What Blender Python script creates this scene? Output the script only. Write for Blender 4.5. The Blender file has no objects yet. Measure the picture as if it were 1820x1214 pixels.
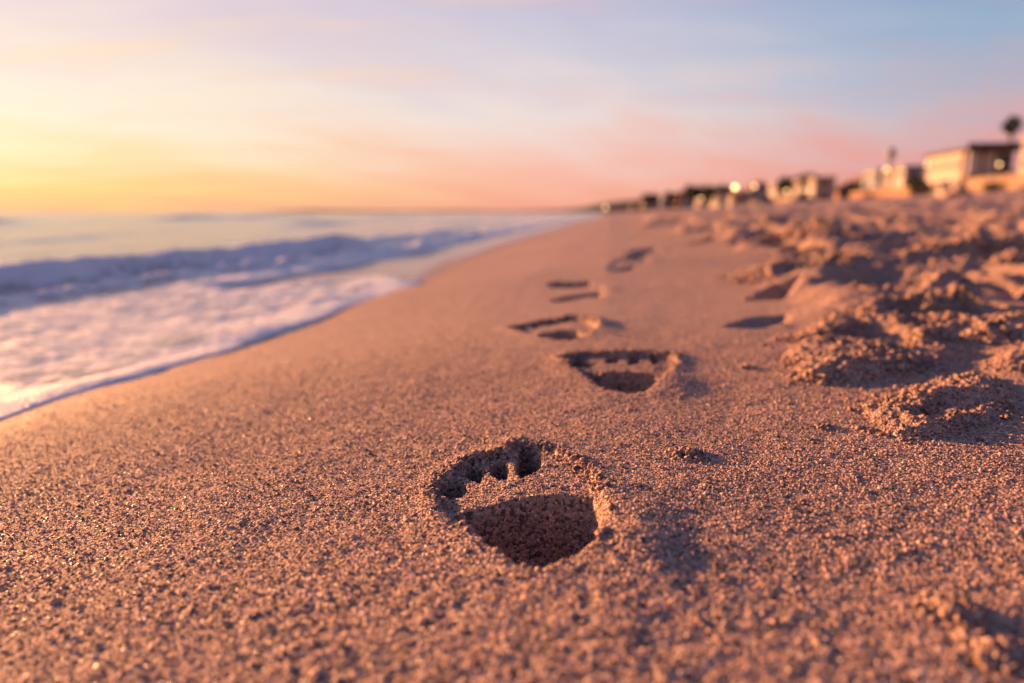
import bpy, bmesh, math, random
import numpy as np
from mathutils import Vector, Matrix

random.seed(7)
RNG = np.random.default_rng(11)
scene = bpy.context.scene
COL = scene.collection
R = math.radians

# ------------------------------------------------------------------ camera
HC = 0.22
PITCH = 10.7
FPX = 1213.3            # focal length in pixels of the 1820 px wide photograph (24 mm)
cam_d = bpy.data.cameras.new('camera')
cam_d.lens = 24.0
cam_d.sensor_width = 36.0
cam_d.clip_start = 0.01
cam_d.clip_end = 40000
cam_d.dof.use_dof = True
cam_d.dof.focus_distance = 0.585
cam_d.dof.aperture_fstop = 2.6
cam = bpy.data.objects.new('camera', cam_d)
COL.objects.link(cam)
cam.location = (0, 0, HC)
cam.rotation_euler = (R(90 - PITCH), 0, 0)
scene.camera = cam

# ------------------------------------------------------------------ light and sky
EXPOSURE = 1.58
K = 2 ** EXPOSURE
SUN_AZ = -52.0          # degrees from the view axis (+Y), negative = to the left
SUN_EL = 8.2
scene.view_settings.view_transform = 'Standard'
scene.view_settings.look = 'None'
scene.view_settings.exposure = EXPOSURE
scene.view_settings.gamma = 1.0
scene.view_settings.use_curve_mapping = False
scene.cycles.use_denoising = True
scene.cycles.max_bounces = 8
scene.cycles.sample_clamp_indirect = 4.0
scene.cycles.use_adaptive_sampling = False

sun_dir = Vector((math.sin(R(SUN_AZ)) * math.cos(R(SUN_EL)), math.cos(R(SUN_AZ)) * math.cos(R(SUN_EL)), math.sin(R(SUN_EL))))
sd = bpy.data.lights.new('sun', 'SUN')
sd.energy = 5.0
sd.angle = R(0.6)
sd.color = (1.0, 0.44, 0.165)
sun = bpy.data.objects.new('sun', sd)
COL.objects.link(sun)
sun.rotation_euler = (-sun_dir).to_track_quat('-Z', 'Y').to_euler()


def lin(c):
    out = []
    for v in c:
        v = v / 255.0
        out.append(v / 12.92 if v <= 0.04045 else ((v + 0.055) / 1.055) ** 2.4)
    return tuple(out)


world = bpy.data.worlds.new('World')
scene.world = world
world.use_nodes = True
wn = world.node_tree
wn.nodes.clear()


class NT:
    """small helper for node trees"""
    def __init__(self, tree):
        self.t = tree

    def n(self, typ, **kw):
        nd = self.t.nodes.new(typ)
        for k, v in kw.items():
            setattr(nd, k, v)
        return nd

    def link(self, a, b):
        self.t.links.new(a, b)

    def put(self, sock, val):
        if isinstance(val, bpy.types.NodeSocket):
            self.link(val, sock)
        else:
            sock.default_value = val

    def math(self, op, a, b=0.0, c=None, clamp=False):
        nd = self.n('ShaderNodeMath', operation=op)
        nd.use_clamp = clamp
        self.put(nd.inputs[0], a)
        self.put(nd.inputs[1], b)
        if c is not None:
            self.put(nd.inputs[2], c)
        return nd.outputs[0]

    def vmath(self, op, a, b=None, out=0):
        nd = self.n('ShaderNodeVectorMath', operation=op)
        self.put(nd.inputs[0], a)
        if b is not None:
            self.put(nd.inputs[1], b)
        return nd.outputs[out]

    def ss(self, x, lo, hi):
        nd = self.n('ShaderNodeMapRange', interpolation_type='SMOOTHSTEP')
        self.put(nd.inputs[0], x)
        nd.inputs[1].default_value = lo
        nd.inputs[2].default_value = hi
        return nd.outputs[0]

    def mr(self, x, a, b, c, d):
        nd = self.n('ShaderNodeMapRange')
        self.put(nd.inputs[0], x)
        for i, v in enumerate((a, b, c, d)):
            nd.inputs[i + 1].default_value = v
        return nd.outputs[0]

    def mix(self, f, a, b, blend='MIX'):
        nd = self.n('ShaderNodeMix', data_type='RGBA', blend_type=blend)
        self.put(nd.inputs[0], f)
        for s, v in ((nd.inputs[6], a), (nd.inputs[7], b)):
            if isinstance(v, tuple) and len(v) == 3:
                v = v + (1,)
            self.put(s, v)
        return nd.outputs[2]

    def noise(self, vec, scale, detail=3, rough=0.5, out='Fac'):
        nd = self.n('ShaderNodeTexNoise')
        self.put(nd.inputs['Vector'], vec)
        nd.inputs['Scale'].default_value = scale
        nd.inputs['Detail'].default_value = detail
        nd.inputs['Roughness'].default_value = rough
        return nd.outputs[out]

    def ramp(self, fac, stops, interp='LINEAR'):
        nd = self.n('ShaderNodeValToRGB')
        cr = nd.color_ramp
        cr.interpolation = interp
        while len(cr.elements) < len(stops):
            cr.elements.new(0.5)
        for e, (p, c) in zip(cr.elements, stops):
            e.position = p
            e.color = tuple(c[:3]) + (1,)
        self.put(nd.inputs[0], fac)
        return nd.outputs[0]


w = NT(wn)
tc = w.n('ShaderNodeTexCoord').outputs['Generated']
sep = w.n('ShaderNodeSeparateXYZ')
w.link(tc, sep.inputs[0])
dx, dy, dz = sep.outputs
hl = w.math('SQRT', w.math('ADD', w.math('MULTIPLY', dx, dx), w.math('MULTIPLY', dy, dy)))
hl = w.math('MAXIMUM', hl, 1e-4)
elev = w.math('MULTIPLY', w.math('ARCTAN2', dz, hl), 180 / math.pi)
sh = (math.sin(R(SUN_AZ)), math.cos(R(SUN_AZ)))
cosaz = w.math('DIVIDE', w.math('ADD', w.math('MULTIPLY', dx, sh[0]), w.math('MULTIPLY', dy, sh[1])), hl)
# streaky thin cloud: noise on the plane of a high cloud sheet, drawn out across the view
zz = w.math('ADD', w.math('MAXIMUM', dz, 0.0), 0.10)
cx = w.math('DIVIDE', dx, zz)
cy = w.math('DIVIDE', dy, zz)
comb = w.n('ShaderNodeCombineXYZ')
w.link(w.math('ADD', w.math('MULTIPLY', cx, 0.30), w.math('MULTIPLY', cy, 0.10)), comb.inputs[0])
w.link(w.math('MULTIPLY', cy, 0.95), comb.inputs[1])
comb2 = w.n('ShaderNodeCombineXYZ')
w.link(w.math('MULTIPLY', w.math('ADD', w.math('MULTIPLY', cx, 0.50), w.math('MULTIPLY', cy, 0.87)), 0.30), comb2.inputs[0])
w.link(w.math('SUBTRACT', w.math('MULTIPLY', cx, 0.87), w.math('MULTIPLY', cy, 0.50)), comb2.inputs[1])
cl1 = w.noise(comb2.outputs[0], 1.1, 5, 0.6)
cl2 = w.noise(comb.outputs[0], 2.4, 5, 0.55)
wob = w.math('SUBTRACT', cl1, 0.5)
wob2 = w.math('SUBTRACT', cl2, 0.5)
elp = w.math('ADD', elev, w.math('MULTIPLY', wob, w.mr(elev, 0, 8, 1.0, 11.0)))
elp = w.math('ADD', elp, w.math('MULTIPLY', wob2, w.mr(elev, 0, 10, 2.0, 9.0)))
tt = w.math('SQRT', w.math('DIVIDE', w.math('MAXIMUM', elp, 0.0), 90.0), clamp=True)


def sky_stops(lst):
    return [(math.sqrt(e / 90.0), lin(c)) for e, c in lst]


near = w.ramp(tt, sky_stops([(0, (250, 184, 150)), (0.6, (255, 202, 138)), (1.8, (255, 216, 138)), (3.2, (255, 226, 166)), (4.6, (255, 234, 192)), (6.5, (255, 239, 214)),
                             (9, (252, 232, 216)), (13, (240, 216, 217)), (17, (226, 203, 218)), (26, (146, 146, 184)), (45, (66, 88, 144)), (90, (38, 62, 128))]))
midr = w.ramp(tt, sky_stops([(0, (246, 162, 140)), (1.2, (253, 178, 152)), (3.2, (252, 190, 172)), (5.5, (248, 208, 196)), (8, (240, 222, 218)),
                             (12, (214, 207, 220)), (16.5, (194, 191, 217)), (26, (126, 138, 180)), (45, (66, 88, 144)), (90, (38, 62, 128))]))
farr = w.ramp(tt, sky_stops([(0, (222, 142, 134)), (1.5, (234, 154, 147)), (3.5, (230, 162, 158)), (6.0, (214, 172, 176)), (8, (196, 178, 190)),
                             (11, (156, 178, 205)), (16.5, (128, 162, 198)), (26, (96, 128, 174)), (45, (66, 88, 144)), (90, (38, 62, 128))]))
azp = w.math('ADD', cosaz, w.math('MULTIPLY', wob, 0.25))
f1 = w.ss(azp, 0.53, 1.06)
f2 = w.ss(azp, 0.01, 0.64)
skyc = w.mix(f1, w.mix(f2, farr, midr), near)
# cloud streaks a little lighter and pinker than the air between them
streak = w.math('MULTIPLY', w.ss(cl2, 0.48, 0.72), w.math('MULTIPLY', w.ss(elev, 1.0, 6.0), 0.75))
stc = w.mix(f2, lin((214, 172, 180)), w.mix(f1, lin((247, 205, 196)), lin((255, 232, 196))))
skyc = w.mix(streak, skyc, stc)
bg = w.n('ShaderNodeBackground')
w.link(skyc, bg.inputs[0])
bg.inputs[1].default_value = 1.0 / K
nish = w.n('ShaderNodeTexSky', sky_type='NISHITA')
nish.sun_disc = False
nish.sun_elevation = R(SUN_EL)
nish.sun_rotation = R(SUN_AZ)
nish.altitude = 0
nish.dust_density = 2.0
bgn = w.n('ShaderNodeBackground')
w.link(nish.outputs[0], bgn.inputs[0])
bgn.inputs[1].default_value = 0.06
mixs = w.n('ShaderNodeMixShader')
mixs.inputs[0].default_value = 0.96
w.link(bgn.outputs[0], mixs.inputs[1])
w.link(bg.outputs[0], mixs.inputs[2])
wo = w.n('ShaderNodeOutputWorld')
w.link(mixs.outputs[0], wo.inputs[0])

# ------------------------------------------------------------------ numpy noise
def _hash(ix, iy, seed):
    h = (ix.astype(np.int64) * 374761393 + iy.astype(np.int64) * 668265263 + seed * 1274126177) & 0xFFFFFFFF
    h = ((h ^ (h >> 13)) * 1274126177) & 0xFFFFFFFF
    h = ((h ^ (h >> 16)) * 2246822519) & 0xFFFFFFFF
    h = h ^ (h >> 15)
    return (h & 0xFFFFFF).astype(np.float64) / 16777215.0


def vnoise(x, y, lam, seed=0):
    """value noise in -1..1, wavelength lam"""
    x = x / lam + seed * 17.31
    y = y / lam - seed * 9.77
    ix, iy = np.floor(x), np.floor(y)
    fx, fy = x - ix, y - iy
    fx = fx * fx * fx * (fx * (fx * 6 - 15) + 10)
    fy = fy * fy * fy * (fy * (fy * 6 - 15) + 10)
    ix = ix.astype(np.int64)
    iy = iy.astype(np.int64)
    a, b = _hash(ix, iy, seed), _hash(ix + 1, iy, seed)
    c, d = _hash(ix, iy + 1, seed), _hash(ix + 1, iy + 1, seed)
    return ((a + (b - a) * fx) * (1 - fy) + (c + (d - c) * fx) * fy) * 2 - 1


def worley(x, y, lam, seed=0):
    """distance to the closest feature point, in units of lam"""
    x = x / lam
    y = y / lam
    ix, iy = np.floor(x).astype(np.int64), np.floor(y).astype(np.int64)
    best = np.full(x.shape, 9.0)
    for ox in (-1, 0, 1):
        for oy in (-1, 0, 1):
            jx, jy = ix + ox, iy + oy
            px = jx + _hash(jx, jy, seed)
            py = jy + _hash(jx, jy, seed + 101)
            best = np.minimum(best, (px - x) ** 2 + (py - y) ** 2)
    return np.sqrt(best)


def sstep(x, a, b):
    t = np.clip((x - a) / (b - a), 0, 1)
    return t * t * (3 - 2 * t)


def sdf_poly(x, y, poly):
    """signed distance to a closed polygon, positive inside"""
    d2 = np.full(x.shape, 1e18)
    inside = np.zeros(x.shape, bool)
    n = len(poly)
    for i in range(n):
        ax, ay = poly[i]
        bx, by = poly[(i + 1) % n]
        ex, ey = bx - ax, by - ay
        L = ex * ex + ey * ey + 1e-20
        t = np.clip(((x - ax) * ex + (y - ay) * ey) / L, 0, 1)
        qx, qy = x - ax - t * ex, y - ay - t * ey
        d2 = np.minimum(d2, qx * qx + qy * qy)
        cond = ((ay > y) != (by > y))
        with np.errstate(divide='ignore', invalid='ignore'):
            xi = ax + (y - ay) * ex / (ey if abs(ey) > 1e-12 else 1e-12)
        inside ^= cond & (x < xi)
    d = np.sqrt(d2)
    return np.where(inside, d, -d)


def sdf_local(x, y, poly, margin):
    """sdf_poly only where it matters, -margin elsewhere"""
    xs = [p[0] for p in poly]
    ys = [p[1] for p in poly]
    m = (x > min(xs) - margin) & (x < max(xs) + margin) & (y > min(ys) - margin) & (y < max(ys) + margin)
    out = np.full(x.shape, -margin)
    if m.any():
        out[m] = np.maximum(sdf_poly(x[m], y[m], poly), -margin)
    return out


# ------------------------------------------------------------------ lie of the land
SHORE = R(8.0)          # the shore runs 8 degrees to the right of the view axis
CS, SN = math.cos(SHORE), math.sin(SHORE)


def uv(x, y):
    return x * SN + y * CS, x * CS - y * SN


def xy(u, v):
    return u * SN + v * CS, u * CS - v * SN


_pv = np.array([-20000, -500, -60, -8, -4, -2.6, -2, -1.5, -1, -0.3, 0, 0.5, 1, 2, 5, 15, 40, 79, 150, 1000, 9000])
_pz = np.array([-60, -25, -6, -0.8, -0.28, -0.186, -0.170, -0.152, -0.118, -0.03, 0, 0.018, 0.04, 0.09, 0.22, 0.72, 2.2, 4.5, 6.5, 16, 40])
_ts = np.linspace(math.asinh(-20000 * 3), math.asinh(9000 * 3), 4000)
_tz = np.interp(np.sinh(_ts) / 3, _pv, _pz)
_k = np.hanning(41)
_k /= _k.sum()
_tz = np.convolve(np.pad(_tz, 20, mode='edge'), _k, 'valid')
_tz -= np.interp(0, _ts, _tz)


def base_h(x, y):
    u, v = uv(x, y)
    return np.interp(np.arcsinh(np.asarray(v) * 3), _ts, _tz)


_cp, _sp = math.cos(R(PITCH)), math.sin(R(PITCH))


def ray(px, py):
    a, b = (px - 910.0) / FPX, (607.0 - py) / FPX
    return np.array([a, _cp + b * _sp, -_sp + b * _cp])


def at(px, py, depth):
    """point seen at a pixel, depth metres ahead"""
    d = ray(px, py)
    return np.array([0, 0, HC]) + d * (depth / d[1])


def ground_at(px, py, dz=0.0):
    """where the sight line of a pixel meets the lie of the land"""
    d = ray(px, py)
    t = 0.05
    prev = 0.0
    for _ in range(4000):
        p = np.array([0, 0, HC]) + d * t
        if p[2] < float(base_h(p[0], p[1])) + dz:
            lo, hi = prev, t
            for _ in range(40):
                m = 0.5 * (lo + hi)
                p = np.array([0, 0, HC]) + d * m
                if p[2] < float(base_h(p[0], p[1])) + dz:
                    hi = m
                else:
                    lo = m
            break
        prev = t
        t *= 1.02
    return np.array([0, 0, HC]) + d * t


def gp(pts, dz=0.0, sx=1.0, ox=0, oy=0):
    return [tuple(ground_at(ox + p[0] * sx, oy + p[1] * sx, dz)[:2]) for p in pts]


# ------------------------------------------------------------------ shapes pressed into the sand
S5, S6, S4 = 640 / 1820.0, 440 / 1669.0, 620 / 1792.0


def z5(p): return gp(p, 0, S5, 680, 740)
def z6(p): return gp(p, 0, S6, 880, 420)
def z4(p, dz=0.0): return gp(p, dz, S4, 1200, 400)


PRINTS = [
    dict(label='sharp barefoot print closest to the camera with four toe holes and deep dark heel',
         outline=z5([(262, 372), (300, 330), (390, 290), (430, 250), (520, 225), (640, 195), (680, 165), (760, 165), (860, 190), (960, 235), (1045, 290), (1090, 370),
                     (1114, 470), (1112, 570), (1068, 675), (940, 752), (800, 785), (690, 765), (590, 712), (515, 648), (450, 585), (360, 540), (300, 496), (272, 430)]),
         heel=z5([(315, 512), (470, 478), (640, 440), (800, 412), (960, 410), (1060, 432), (1104, 480), (1112, 570), (1066, 674), (938, 751), (800, 784), (691, 764), (591, 711), (516, 647), (452, 584), (365, 538)]),
         toes=[z5([(275, 365), (330, 325), (390, 335), (440, 365), (405, 400), (340, 403), (290, 385)]), z5([(410, 300), (450, 250), (505, 262), (520, 300), (494, 332), (440, 334)]),
               z5([(532, 292), (560, 238), (618, 238), (642, 270), (634, 322), (590, 326)]), z5([(672, 240), (690, 172), (750, 170), (800, 205), (810, 250), (780, 290), (700, 312), (674, 310)])],
         depth=0.068, toe=0.040, pad=0.0035, rim=0.004, bulge=(1130, 965, 0.006, 0.035)),
    dict(label='second barefoot print with three square toe holes and a broad big toe mark',
         outline=z6([(462, 835), (500, 802), (640, 800), (850, 796), (1000, 796), (1180, 800), (1218, 840), (1200, 890), (1140, 955), (1080, 1020), (1000, 1070), (900, 1086), (800, 1072),
                     (720, 1035), (640, 970), (560, 925), (490, 882)]),
         heel=z6([(620, 905), (720, 902), (900, 908), (1050, 915), (1150, 935), (1095, 1010), (1010, 1065), (900, 1084), (800, 1070), (740, 1040), (670, 1000)]),
         toes=[z6([(485, 822), (560, 812), (640, 826), (700, 850), (640, 872), (540, 872), (492, 852)]), z6([(740, 832), (755, 804), (832, 804), (838, 836), (800, 848), (750, 848)]),
               z6([(895, 832), (912, 802), (972, 802), (980, 840), (910, 848)]), z6([(1040, 832), (1056, 800), (1112, 802), (1118, 838), (1060, 848)])],
         depth=0.058, toe=0.040, pad=0.006, rim=0.006, bulge=(1185, 690, 0.008, 0.045)),
    dict(label='blurred third barefoot print with slanting toe marks and oval dark heel',
         outline=z6([(110, 622), (250, 590), (400, 558), (510, 542), (620, 555), (690, 610), (650, 650), (600, 682), (500, 702), (400, 704), (320, 688), (265, 658), (150, 642)]),
         heel=z6([(275, 655), (340, 636), (450, 622), (560, 615), (640, 636), (592, 678), (500, 700), (400, 703), (320, 687)]),
         toes=[z6([(140, 622), (190, 602), (218, 616), (180, 632)]), z6([(235, 606), (270, 584), (304, 596), (265, 614)]), z6([(340, 580), (380, 558), (408, 570), (370, 592)]), z6([(440, 560), (480, 540), (514, 550), (480, 570)])],
         depth=0.065, toe=0.036, pad=0.007, rim=0.006, bulge=(1062, 580, 0.006, 0.05)),
    dict(label='fourth barefoot print showing as two short dark bars behind the oval heel print',
         outline=z6([(320, 335), (420, 316), (560, 306), (650, 300), (700, 330), (750, 390), (700, 415), (560, 432), (440, 450), (370, 445), (350, 390)]),
         heel=z6([(365, 432), (450, 410), (600, 392), (700, 376), (742, 394), (692, 412), (560, 428), (440, 446), (382, 448)]),
         toes=[z6([(345, 330), (420, 314), (560, 305), (640, 302), (658, 324), (600, 338), (480, 348), (380, 350)])],
         depth=0.075, toe=0.070, pad=0.0, rim=0.0, bulge=(1085, 512, 0.006, 0.05)),
    dict(label='faint fifth footprint past the two dark bars in the smooth sand',
         outline=z6([(740, 225), (820, 165), (930, 145), (1040, 145), (1050, 180), (980, 212), (880, 230), (790, 236)]),
         heel=z6([(750, 224), (850, 203), (940, 194), (965, 208), (880, 224), (790, 235)]),
         toes=[z6([(830, 166), (930, 144), (1020, 140), (1030, 156), (930, 172)])],
         depth=0.030, toe=0.026, pad=0.002, rim=0.003, bulge=None),
    dict(label='farthest faint footprint of the trail near the churned sand',
         outline=z6([(870, 128), (980, 100), (1080, 84), (1110, 100), (1060, 122), (960, 138), (890, 142)]),
         heel=z6([(880, 126), (980, 104), (1060, 94), (1082, 108), (990, 124), (900, 137)]),
         toes=[], depth=0.035, toe=0.05, pad=0.006, rim=0.004, bulge=None),
]

MOUNDS = [  # polygon, height, edge width, lump size, label
    (z4([(935, 1035), (1000, 965), (1100, 905), (1240, 865), (1420, 812), (1520, 782), (1640, 840), (1765, 912), (1740, 955), (1600, 1000), (1450, 1068), (1260, 1108), (1130, 1096), (1010, 1066)]), 0.015, 0.020, 0.010,
     'crumbly low sand mound with a hollow middle, closest heap beyond the footprints', z4([(1180, 1030), (1250, 960), (1420, 920), (1640, 935), (1560, 985), (1400, 1045), (1260, 1070)])),
    (z4([(575, 690), (640, 620), (800, 615), (950, 650), (1100, 650), (1200, 690), (1340, 700), (1330, 735), (1180, 795), (1050, 806), (900, 806), (800, 826), (660, 806), (635, 745)]), 0.017, 0.025, 0.014,
     'long crumbly orange sand ridge edging the smooth sand', None),
    (z4([(615, 595), (700, 520), (850, 490), (905, 560), (850, 605), (700, 622)]), 0.018, 0.03, 0.015, 'small clotted sand heap at the tip of the churned sand', None),
    (z4([(1070, 450), (1180, 395), (1280, 365), (1420, 350), (1510, 360), (1530, 410), (1400, 460), (1250, 488), (1120, 476)]), 0.055, 0.06, 0.022, 'tallest peaked sand heap with a bright orange flank', None),
    (z4([(850, 505), (950, 455), (1050, 450), (1150, 480), (1290, 498), (1400, 482), (1600, 508), (1720, 490), (1765, 515), (1600, 562), (1400, 548), (1200, 538), (1000, 548), (880, 536)]), 0.026, 0.04, 0.018,
     'row of knobbly sand lumps in front of the peaked heap', None),
    (z4([(1220, 600), (1300, 550), (1500, 525), (1650, 560), (1900, 580), (1900, 650), (1600, 645), (1400, 628), (1250, 645)]), 0.030, 0.035, 0.016, 'bright orange sand bank with flat blocks behind the long ridge', None),
    (z4([(1660, 755), (1720, 705), (1850, 665), (1850, 735), (1740, 775)]), 0.016, 0.02, 0.010, 'small dark red sand lump by the edge of the picture', None),
    (z4([(370, 280), (450, 245), (600, 242), (640, 268), (500, 296)]), 0.030, 0.07, 0.03, 'narrow dark and orange sand lip beside the smooth sand', None),
    (z4([(640, 230), (750, 180), (840, 205), (810, 258), (680, 268)]), 0.05, 0.09, 0.04, 'rounded sand lump with pale top above the shadowed hollow', None),
    (z4([(550, 105), (720, 70), (900, 66), (935, 95), (760, 135), (600, 138)]), 0.06, 0.15, 0.06, 'far long sand lump with an orange lit face', None),
    (z4([(1270, 200), (1400, 145), (1690, 140), (1650, 205), (1300, 220)]), 0.06, 0.12, 0.05, 'broad orange sand heap below the big pale house', None),
]
HOLLOWS = [  # trampled hollows: polygon, depth
    (z4([(395, 378), (520, 318), (655, 312), (625, 342), (540, 390)]), 0.055),
    (z4([(250, 520), (370, 480), (560, 460), (570, 490), (400, 520)]), 0.014),
    (z4([(880, 590), (960, 540), (1130, 545), (1210, 600), (1180, 660), (1000, 640)]), 0.018),
    (z4([(900, 300), (1100, 270), (1500, 270), (1800, 300), (1800, 440), (1550, 420), (1500, 340), (1280, 340), (1080, 400), (900, 380)]), 0.035),
    (z4([(1350, 690), (1500, 660), (1700, 690), (1640, 740), (1500, 750)]), 0.012),
]

# edge of the churned sand as v over u
_cb = [uv(*p) for p in gp([(1480, 700), (1430, 640), (1390, 560), (1340, 480), (1230, 428), (1130, 398)])]
_cbu = np.array([0.0, 0.62] + [c[0] for c in _cb] + [60, 400, 8000])
_cbv = np.array([1.6, 0.75] + [c[1] for c in _cb] + [2.5, 12, 60])

# water's edge: the tongue of foam, then the far edge of the wash
TONGUE = gp([(0, 752), (60, 733), (125, 713), (190, 692), (250, 676), (300, 658), (345, 642), (395, 628), (430, 616), (475, 600), (520, 587), (560, 571), (600, 556), (640, 543), (680, 531), (720, 519), (742, 512), (750, 506), (742, 501),
             (700, 498), (650, 500), (590, 505), (520, 512), (450, 520), (400, 524)])
FARW = gp([(395, 518), (483, 500), (615, 477), (700, 460), (800, 439), (900, 416), (1000, 394)])
_f0 = FARW[-1]
_uf, _vf = uv(*_f0)
WATER = [xy(-30, -1.3), (TONGUE[0][0] - 0.9, TONGUE[0][1] - 0.62)] + TONGUE + FARW + [xy(90, _vf - 0.2), xy(300, _vf), xy(14000, -40), xy(14000, -30000), xy(-30, -30000)]
WETP = TONGUE[17:] + FARW + [xy(90, -2.4), xy(300, -2.5), xy(300, -0.9), xy(60, -1.0)] + gp([(1000, 402), (900, 433), (800, 466), (765, 492)])
SEA_Z = -0.19


def grain(x, y, r, lam, seed):
    """noise octave that fades where the sheet is too coarse to carry it"""
    return vnoise(x, y, lam, seed) * np.clip(lam / (r * 0.0048) / 2.2 - 0.6, 0, 1)


def beach_h(x, y):
    """height of the sand with every print, mound and ripple; also the masks used to split it"""
    r = np.hypot(x, y) + 0.05
    u, v = uv(x, y)
    h = base_h(x, y).copy()
    # gentle unevenness
    h += 0.004 * vnoise(x, y, 0.7, 1) * np.clip(r, 0.3, 3) + 0.0014 * vnoise(x, y, 0.16, 2)
    h += 0.0009 * grain(x, y, r, 0.045, 3) + 0.0004 * grain(x, y, r, 0.016, 4) + 0.0007 * grain(x, y, r, 0.007, 5) + 0.0005 * grain(x, y, r, 0.0038, 6)
    # churned dry sand higher up
    wv = v + 0.10 * vnoise(x, y, 0.5, 8) * np.clip(u * 0.5, 0.2, 6) + 0.03 * vnoise(x, y, 0.12, 9)
    vb = np.interp(u, _cbu, _cbv)
    wid = 0.12 + 0.05 * np.clip(u, 0, 60)
    ch = sstep(wv - vb, 0, wid) * sstep(u, 0.55, 1.2)
    amp = np.interp(u, [0, 0.9, 1.6, 3, 6, 15, 60, 400, 4000], [0.0, 0.010, 0.034, 0.075, 0.085, 0.10, 0.15, 0.3, 0.4])
    def crag(l, sd):
        pit = worley(x + 0.3 * l * vnoise(x, y, l * 0.6, sd + 7), y + 0.3 * l * vnoise(x, y, l * 0.6, sd + 8), l, sd)
        return 1.5 * sstep(pit, 0.12, 0.55) - 0.9 + 0.7 * np.abs(vnoise(x, y, l * 0.55, sd + 1)) + 0.4 * np.abs(vnoise(x, y, l * 0.24, sd + 2)) + 0.6 * vnoise(x, y, l * 1.9, sd + 3)
    s12 = sstep(u, 5.0, 10.0)
    s23 = sstep(u, 25, 60)
    bil = (crag(0.26, 21) * (1 - s12) + crag(0.7, 31) * s12) * (1 - s23) + crag(3.2, 41) * s23
    h += ch * amp * (bil * 0.62 + 0.1)
    # mounds
    mid = np.full(x.shape, -1)
    lump = ch * np.clip(amp * 0.10, 0, 0.006) * sstep(bil, -0.1, 0.5)
    lumpsize = np.full(x.shape, 0.014)
    for i, (poly, hm, ew, ls, lab, hol) in enumerate(MOUNDS_):
        d = sdf_local(x, y, poly, ew * 2.5)
        m = d > -ew * 2.4
        if not m.any():
            continue
        xm, ym = x[m], y[m]
        dn = d[m] + ew * (0.55 * vnoise(xm, ym, ew * 2.2, 31 + i) + 0.35 * vnoise(xm, ym, ew * 0.9, 51 + i))
        k = 1 - np.exp(-np.clip(dn, 0, None) / ew)
        k *= 0.85 + 0.5 * vnoise(xm, ym, ew * 3.0, 71 + i) + 0.25 * vnoise(xm, ym, ew * 1.2, 81 + i)
        hh = hm * 1.1 * k
        if hol:
            dh = sdf_poly(xm, ym, hol) + ew * 0.4 * vnoise(xm, ym, ew * 1.4, 91)
            hh -= hm * 0.75 * sstep(dh, -ew * 0.4, ew * 0.5)
        h[m] += hh
        inn = sstep(dn, -ew * 0.15, ew * 0.35)
        lump[m] = np.maximum(lump[m], inn * np.minimum(hm * 0.36, ls * 0.55))
        lumpsize[m] = np.where(inn > 0.05, ls, lumpsize[m])
        mm = mid[m]
        mm[dn > ew * 0.05] = i
        mid[m] = mm
    for poly, dep in HOLLOWS:
        d = sdf_local(x, y, poly, 0.3)
        ew = 0.25 * dep + 0.01
        dn = d + 0.8 * ew * vnoise(x, y, ew * 4, 41)
        h -= dep * sstep(dn, -ew, ew * 1.6)
    # clotted grains: lumps the size of crumbs
    act = lump > 1e-5
    if act.any():
        xa, ya, la = x[act], y[act], lumpsize[act]
        tot = np.zeros(xa.shape)
        for ls in sorted(set(la.tolist())):
            q = la == ls
            for s, wgt in ((1.0, 1.0), (0.45, 0.55)):
                wl = worley(xa[q], ya[q], ls * s, 5)
                tot[q] += wgt * (0.55 - np.clip(wl, 0, 1)) * np.clip(ls * s / (r[act][q] * 0.0048) / 2.0 - 0.5, 0, 1)
        h[act] += lump[act] * tot * 1.5
    # footprints
    pid = np.full(x.shape, -1)
    part = np.zeros(x.shape, int)
    for i, p in enumerate(PRINTS):
        ox = [q[0] for q in p['outline']]
        oy = [q[1] for q in p['outline']]
        sz = max(ox) - min(ox)
        mg = 0.11 + 0.2 * sz
        m = (x > min(ox) - mg) & (x < max(ox) + mg) & (y > min(oy) - mg) & (y < max(oy) + mg)
        if not m.any():
            continue
        xm, ym = x[m], y[m]
        sc = sz / 0.13
        nearh = sstep(ym - min(oy), 0.25 * (max(oy) - min(oy)), 0.6 * (max(oy) - min(oy)))
        jag = (0.25 + 0.75 * nearh) * (0.0022 * vnoise(xm, ym, 0.012, 61) + 0.0016 * vnoise(xm, ym, 0.005, 62)) * sc
        d = sdf_poly(xm, ym, p['outline']) + jag
        # pad level with a crisp crumbling wall
        hh = -p['pad'] * sstep(d, -0.0025 * sc, 0.006 * sc)
        hh += 0.35 * p['pad'] * sstep(d, 0.008 * sc, 0.03 * sc)
        # heel hollow
        dh = sdf_poly(xm, ym, p['heel']) + jag * 0.9
        bowl = sstep(dh, -0.0015 * sc, 0.0085 * sc)
        deep = np.maximum(p['depth'] - p['pad'], 0)
        hh -= deep * (0.78 * bowl + 0.22 * sstep(dh, 0.01, 0.04 * sc))
        # toes
        tid = np.zeros(xm.shape, int)
        th = np.zeros(xm.shape)
        for j, tp in enumerate(p['toes']):
            dt = sdf_poly(xm, ym, tp) + jag * 0.35
            th = np.maximum(th, sstep(dt, -0.0008 * sc, 0.0048 * sc))
            tid[dt > 0] = j + 1
        hh -= (p['toe'] - p['pad']) * th
        # raised rim, strongest where the foot pushed off
        out = np.clip(-d, 0, None)
        rimn = 0.75 + 0.5 * vnoise(xm, ym, 0.05 * sc, 63)
        hh += p['rim'] * (0.35 + 0.65 * nearh) * rimn * np.exp(-(out / (0.020 * sc)) ** 2) * (d < 0.002) * sstep(out, -0.004, 0.006 * sc)
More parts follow.
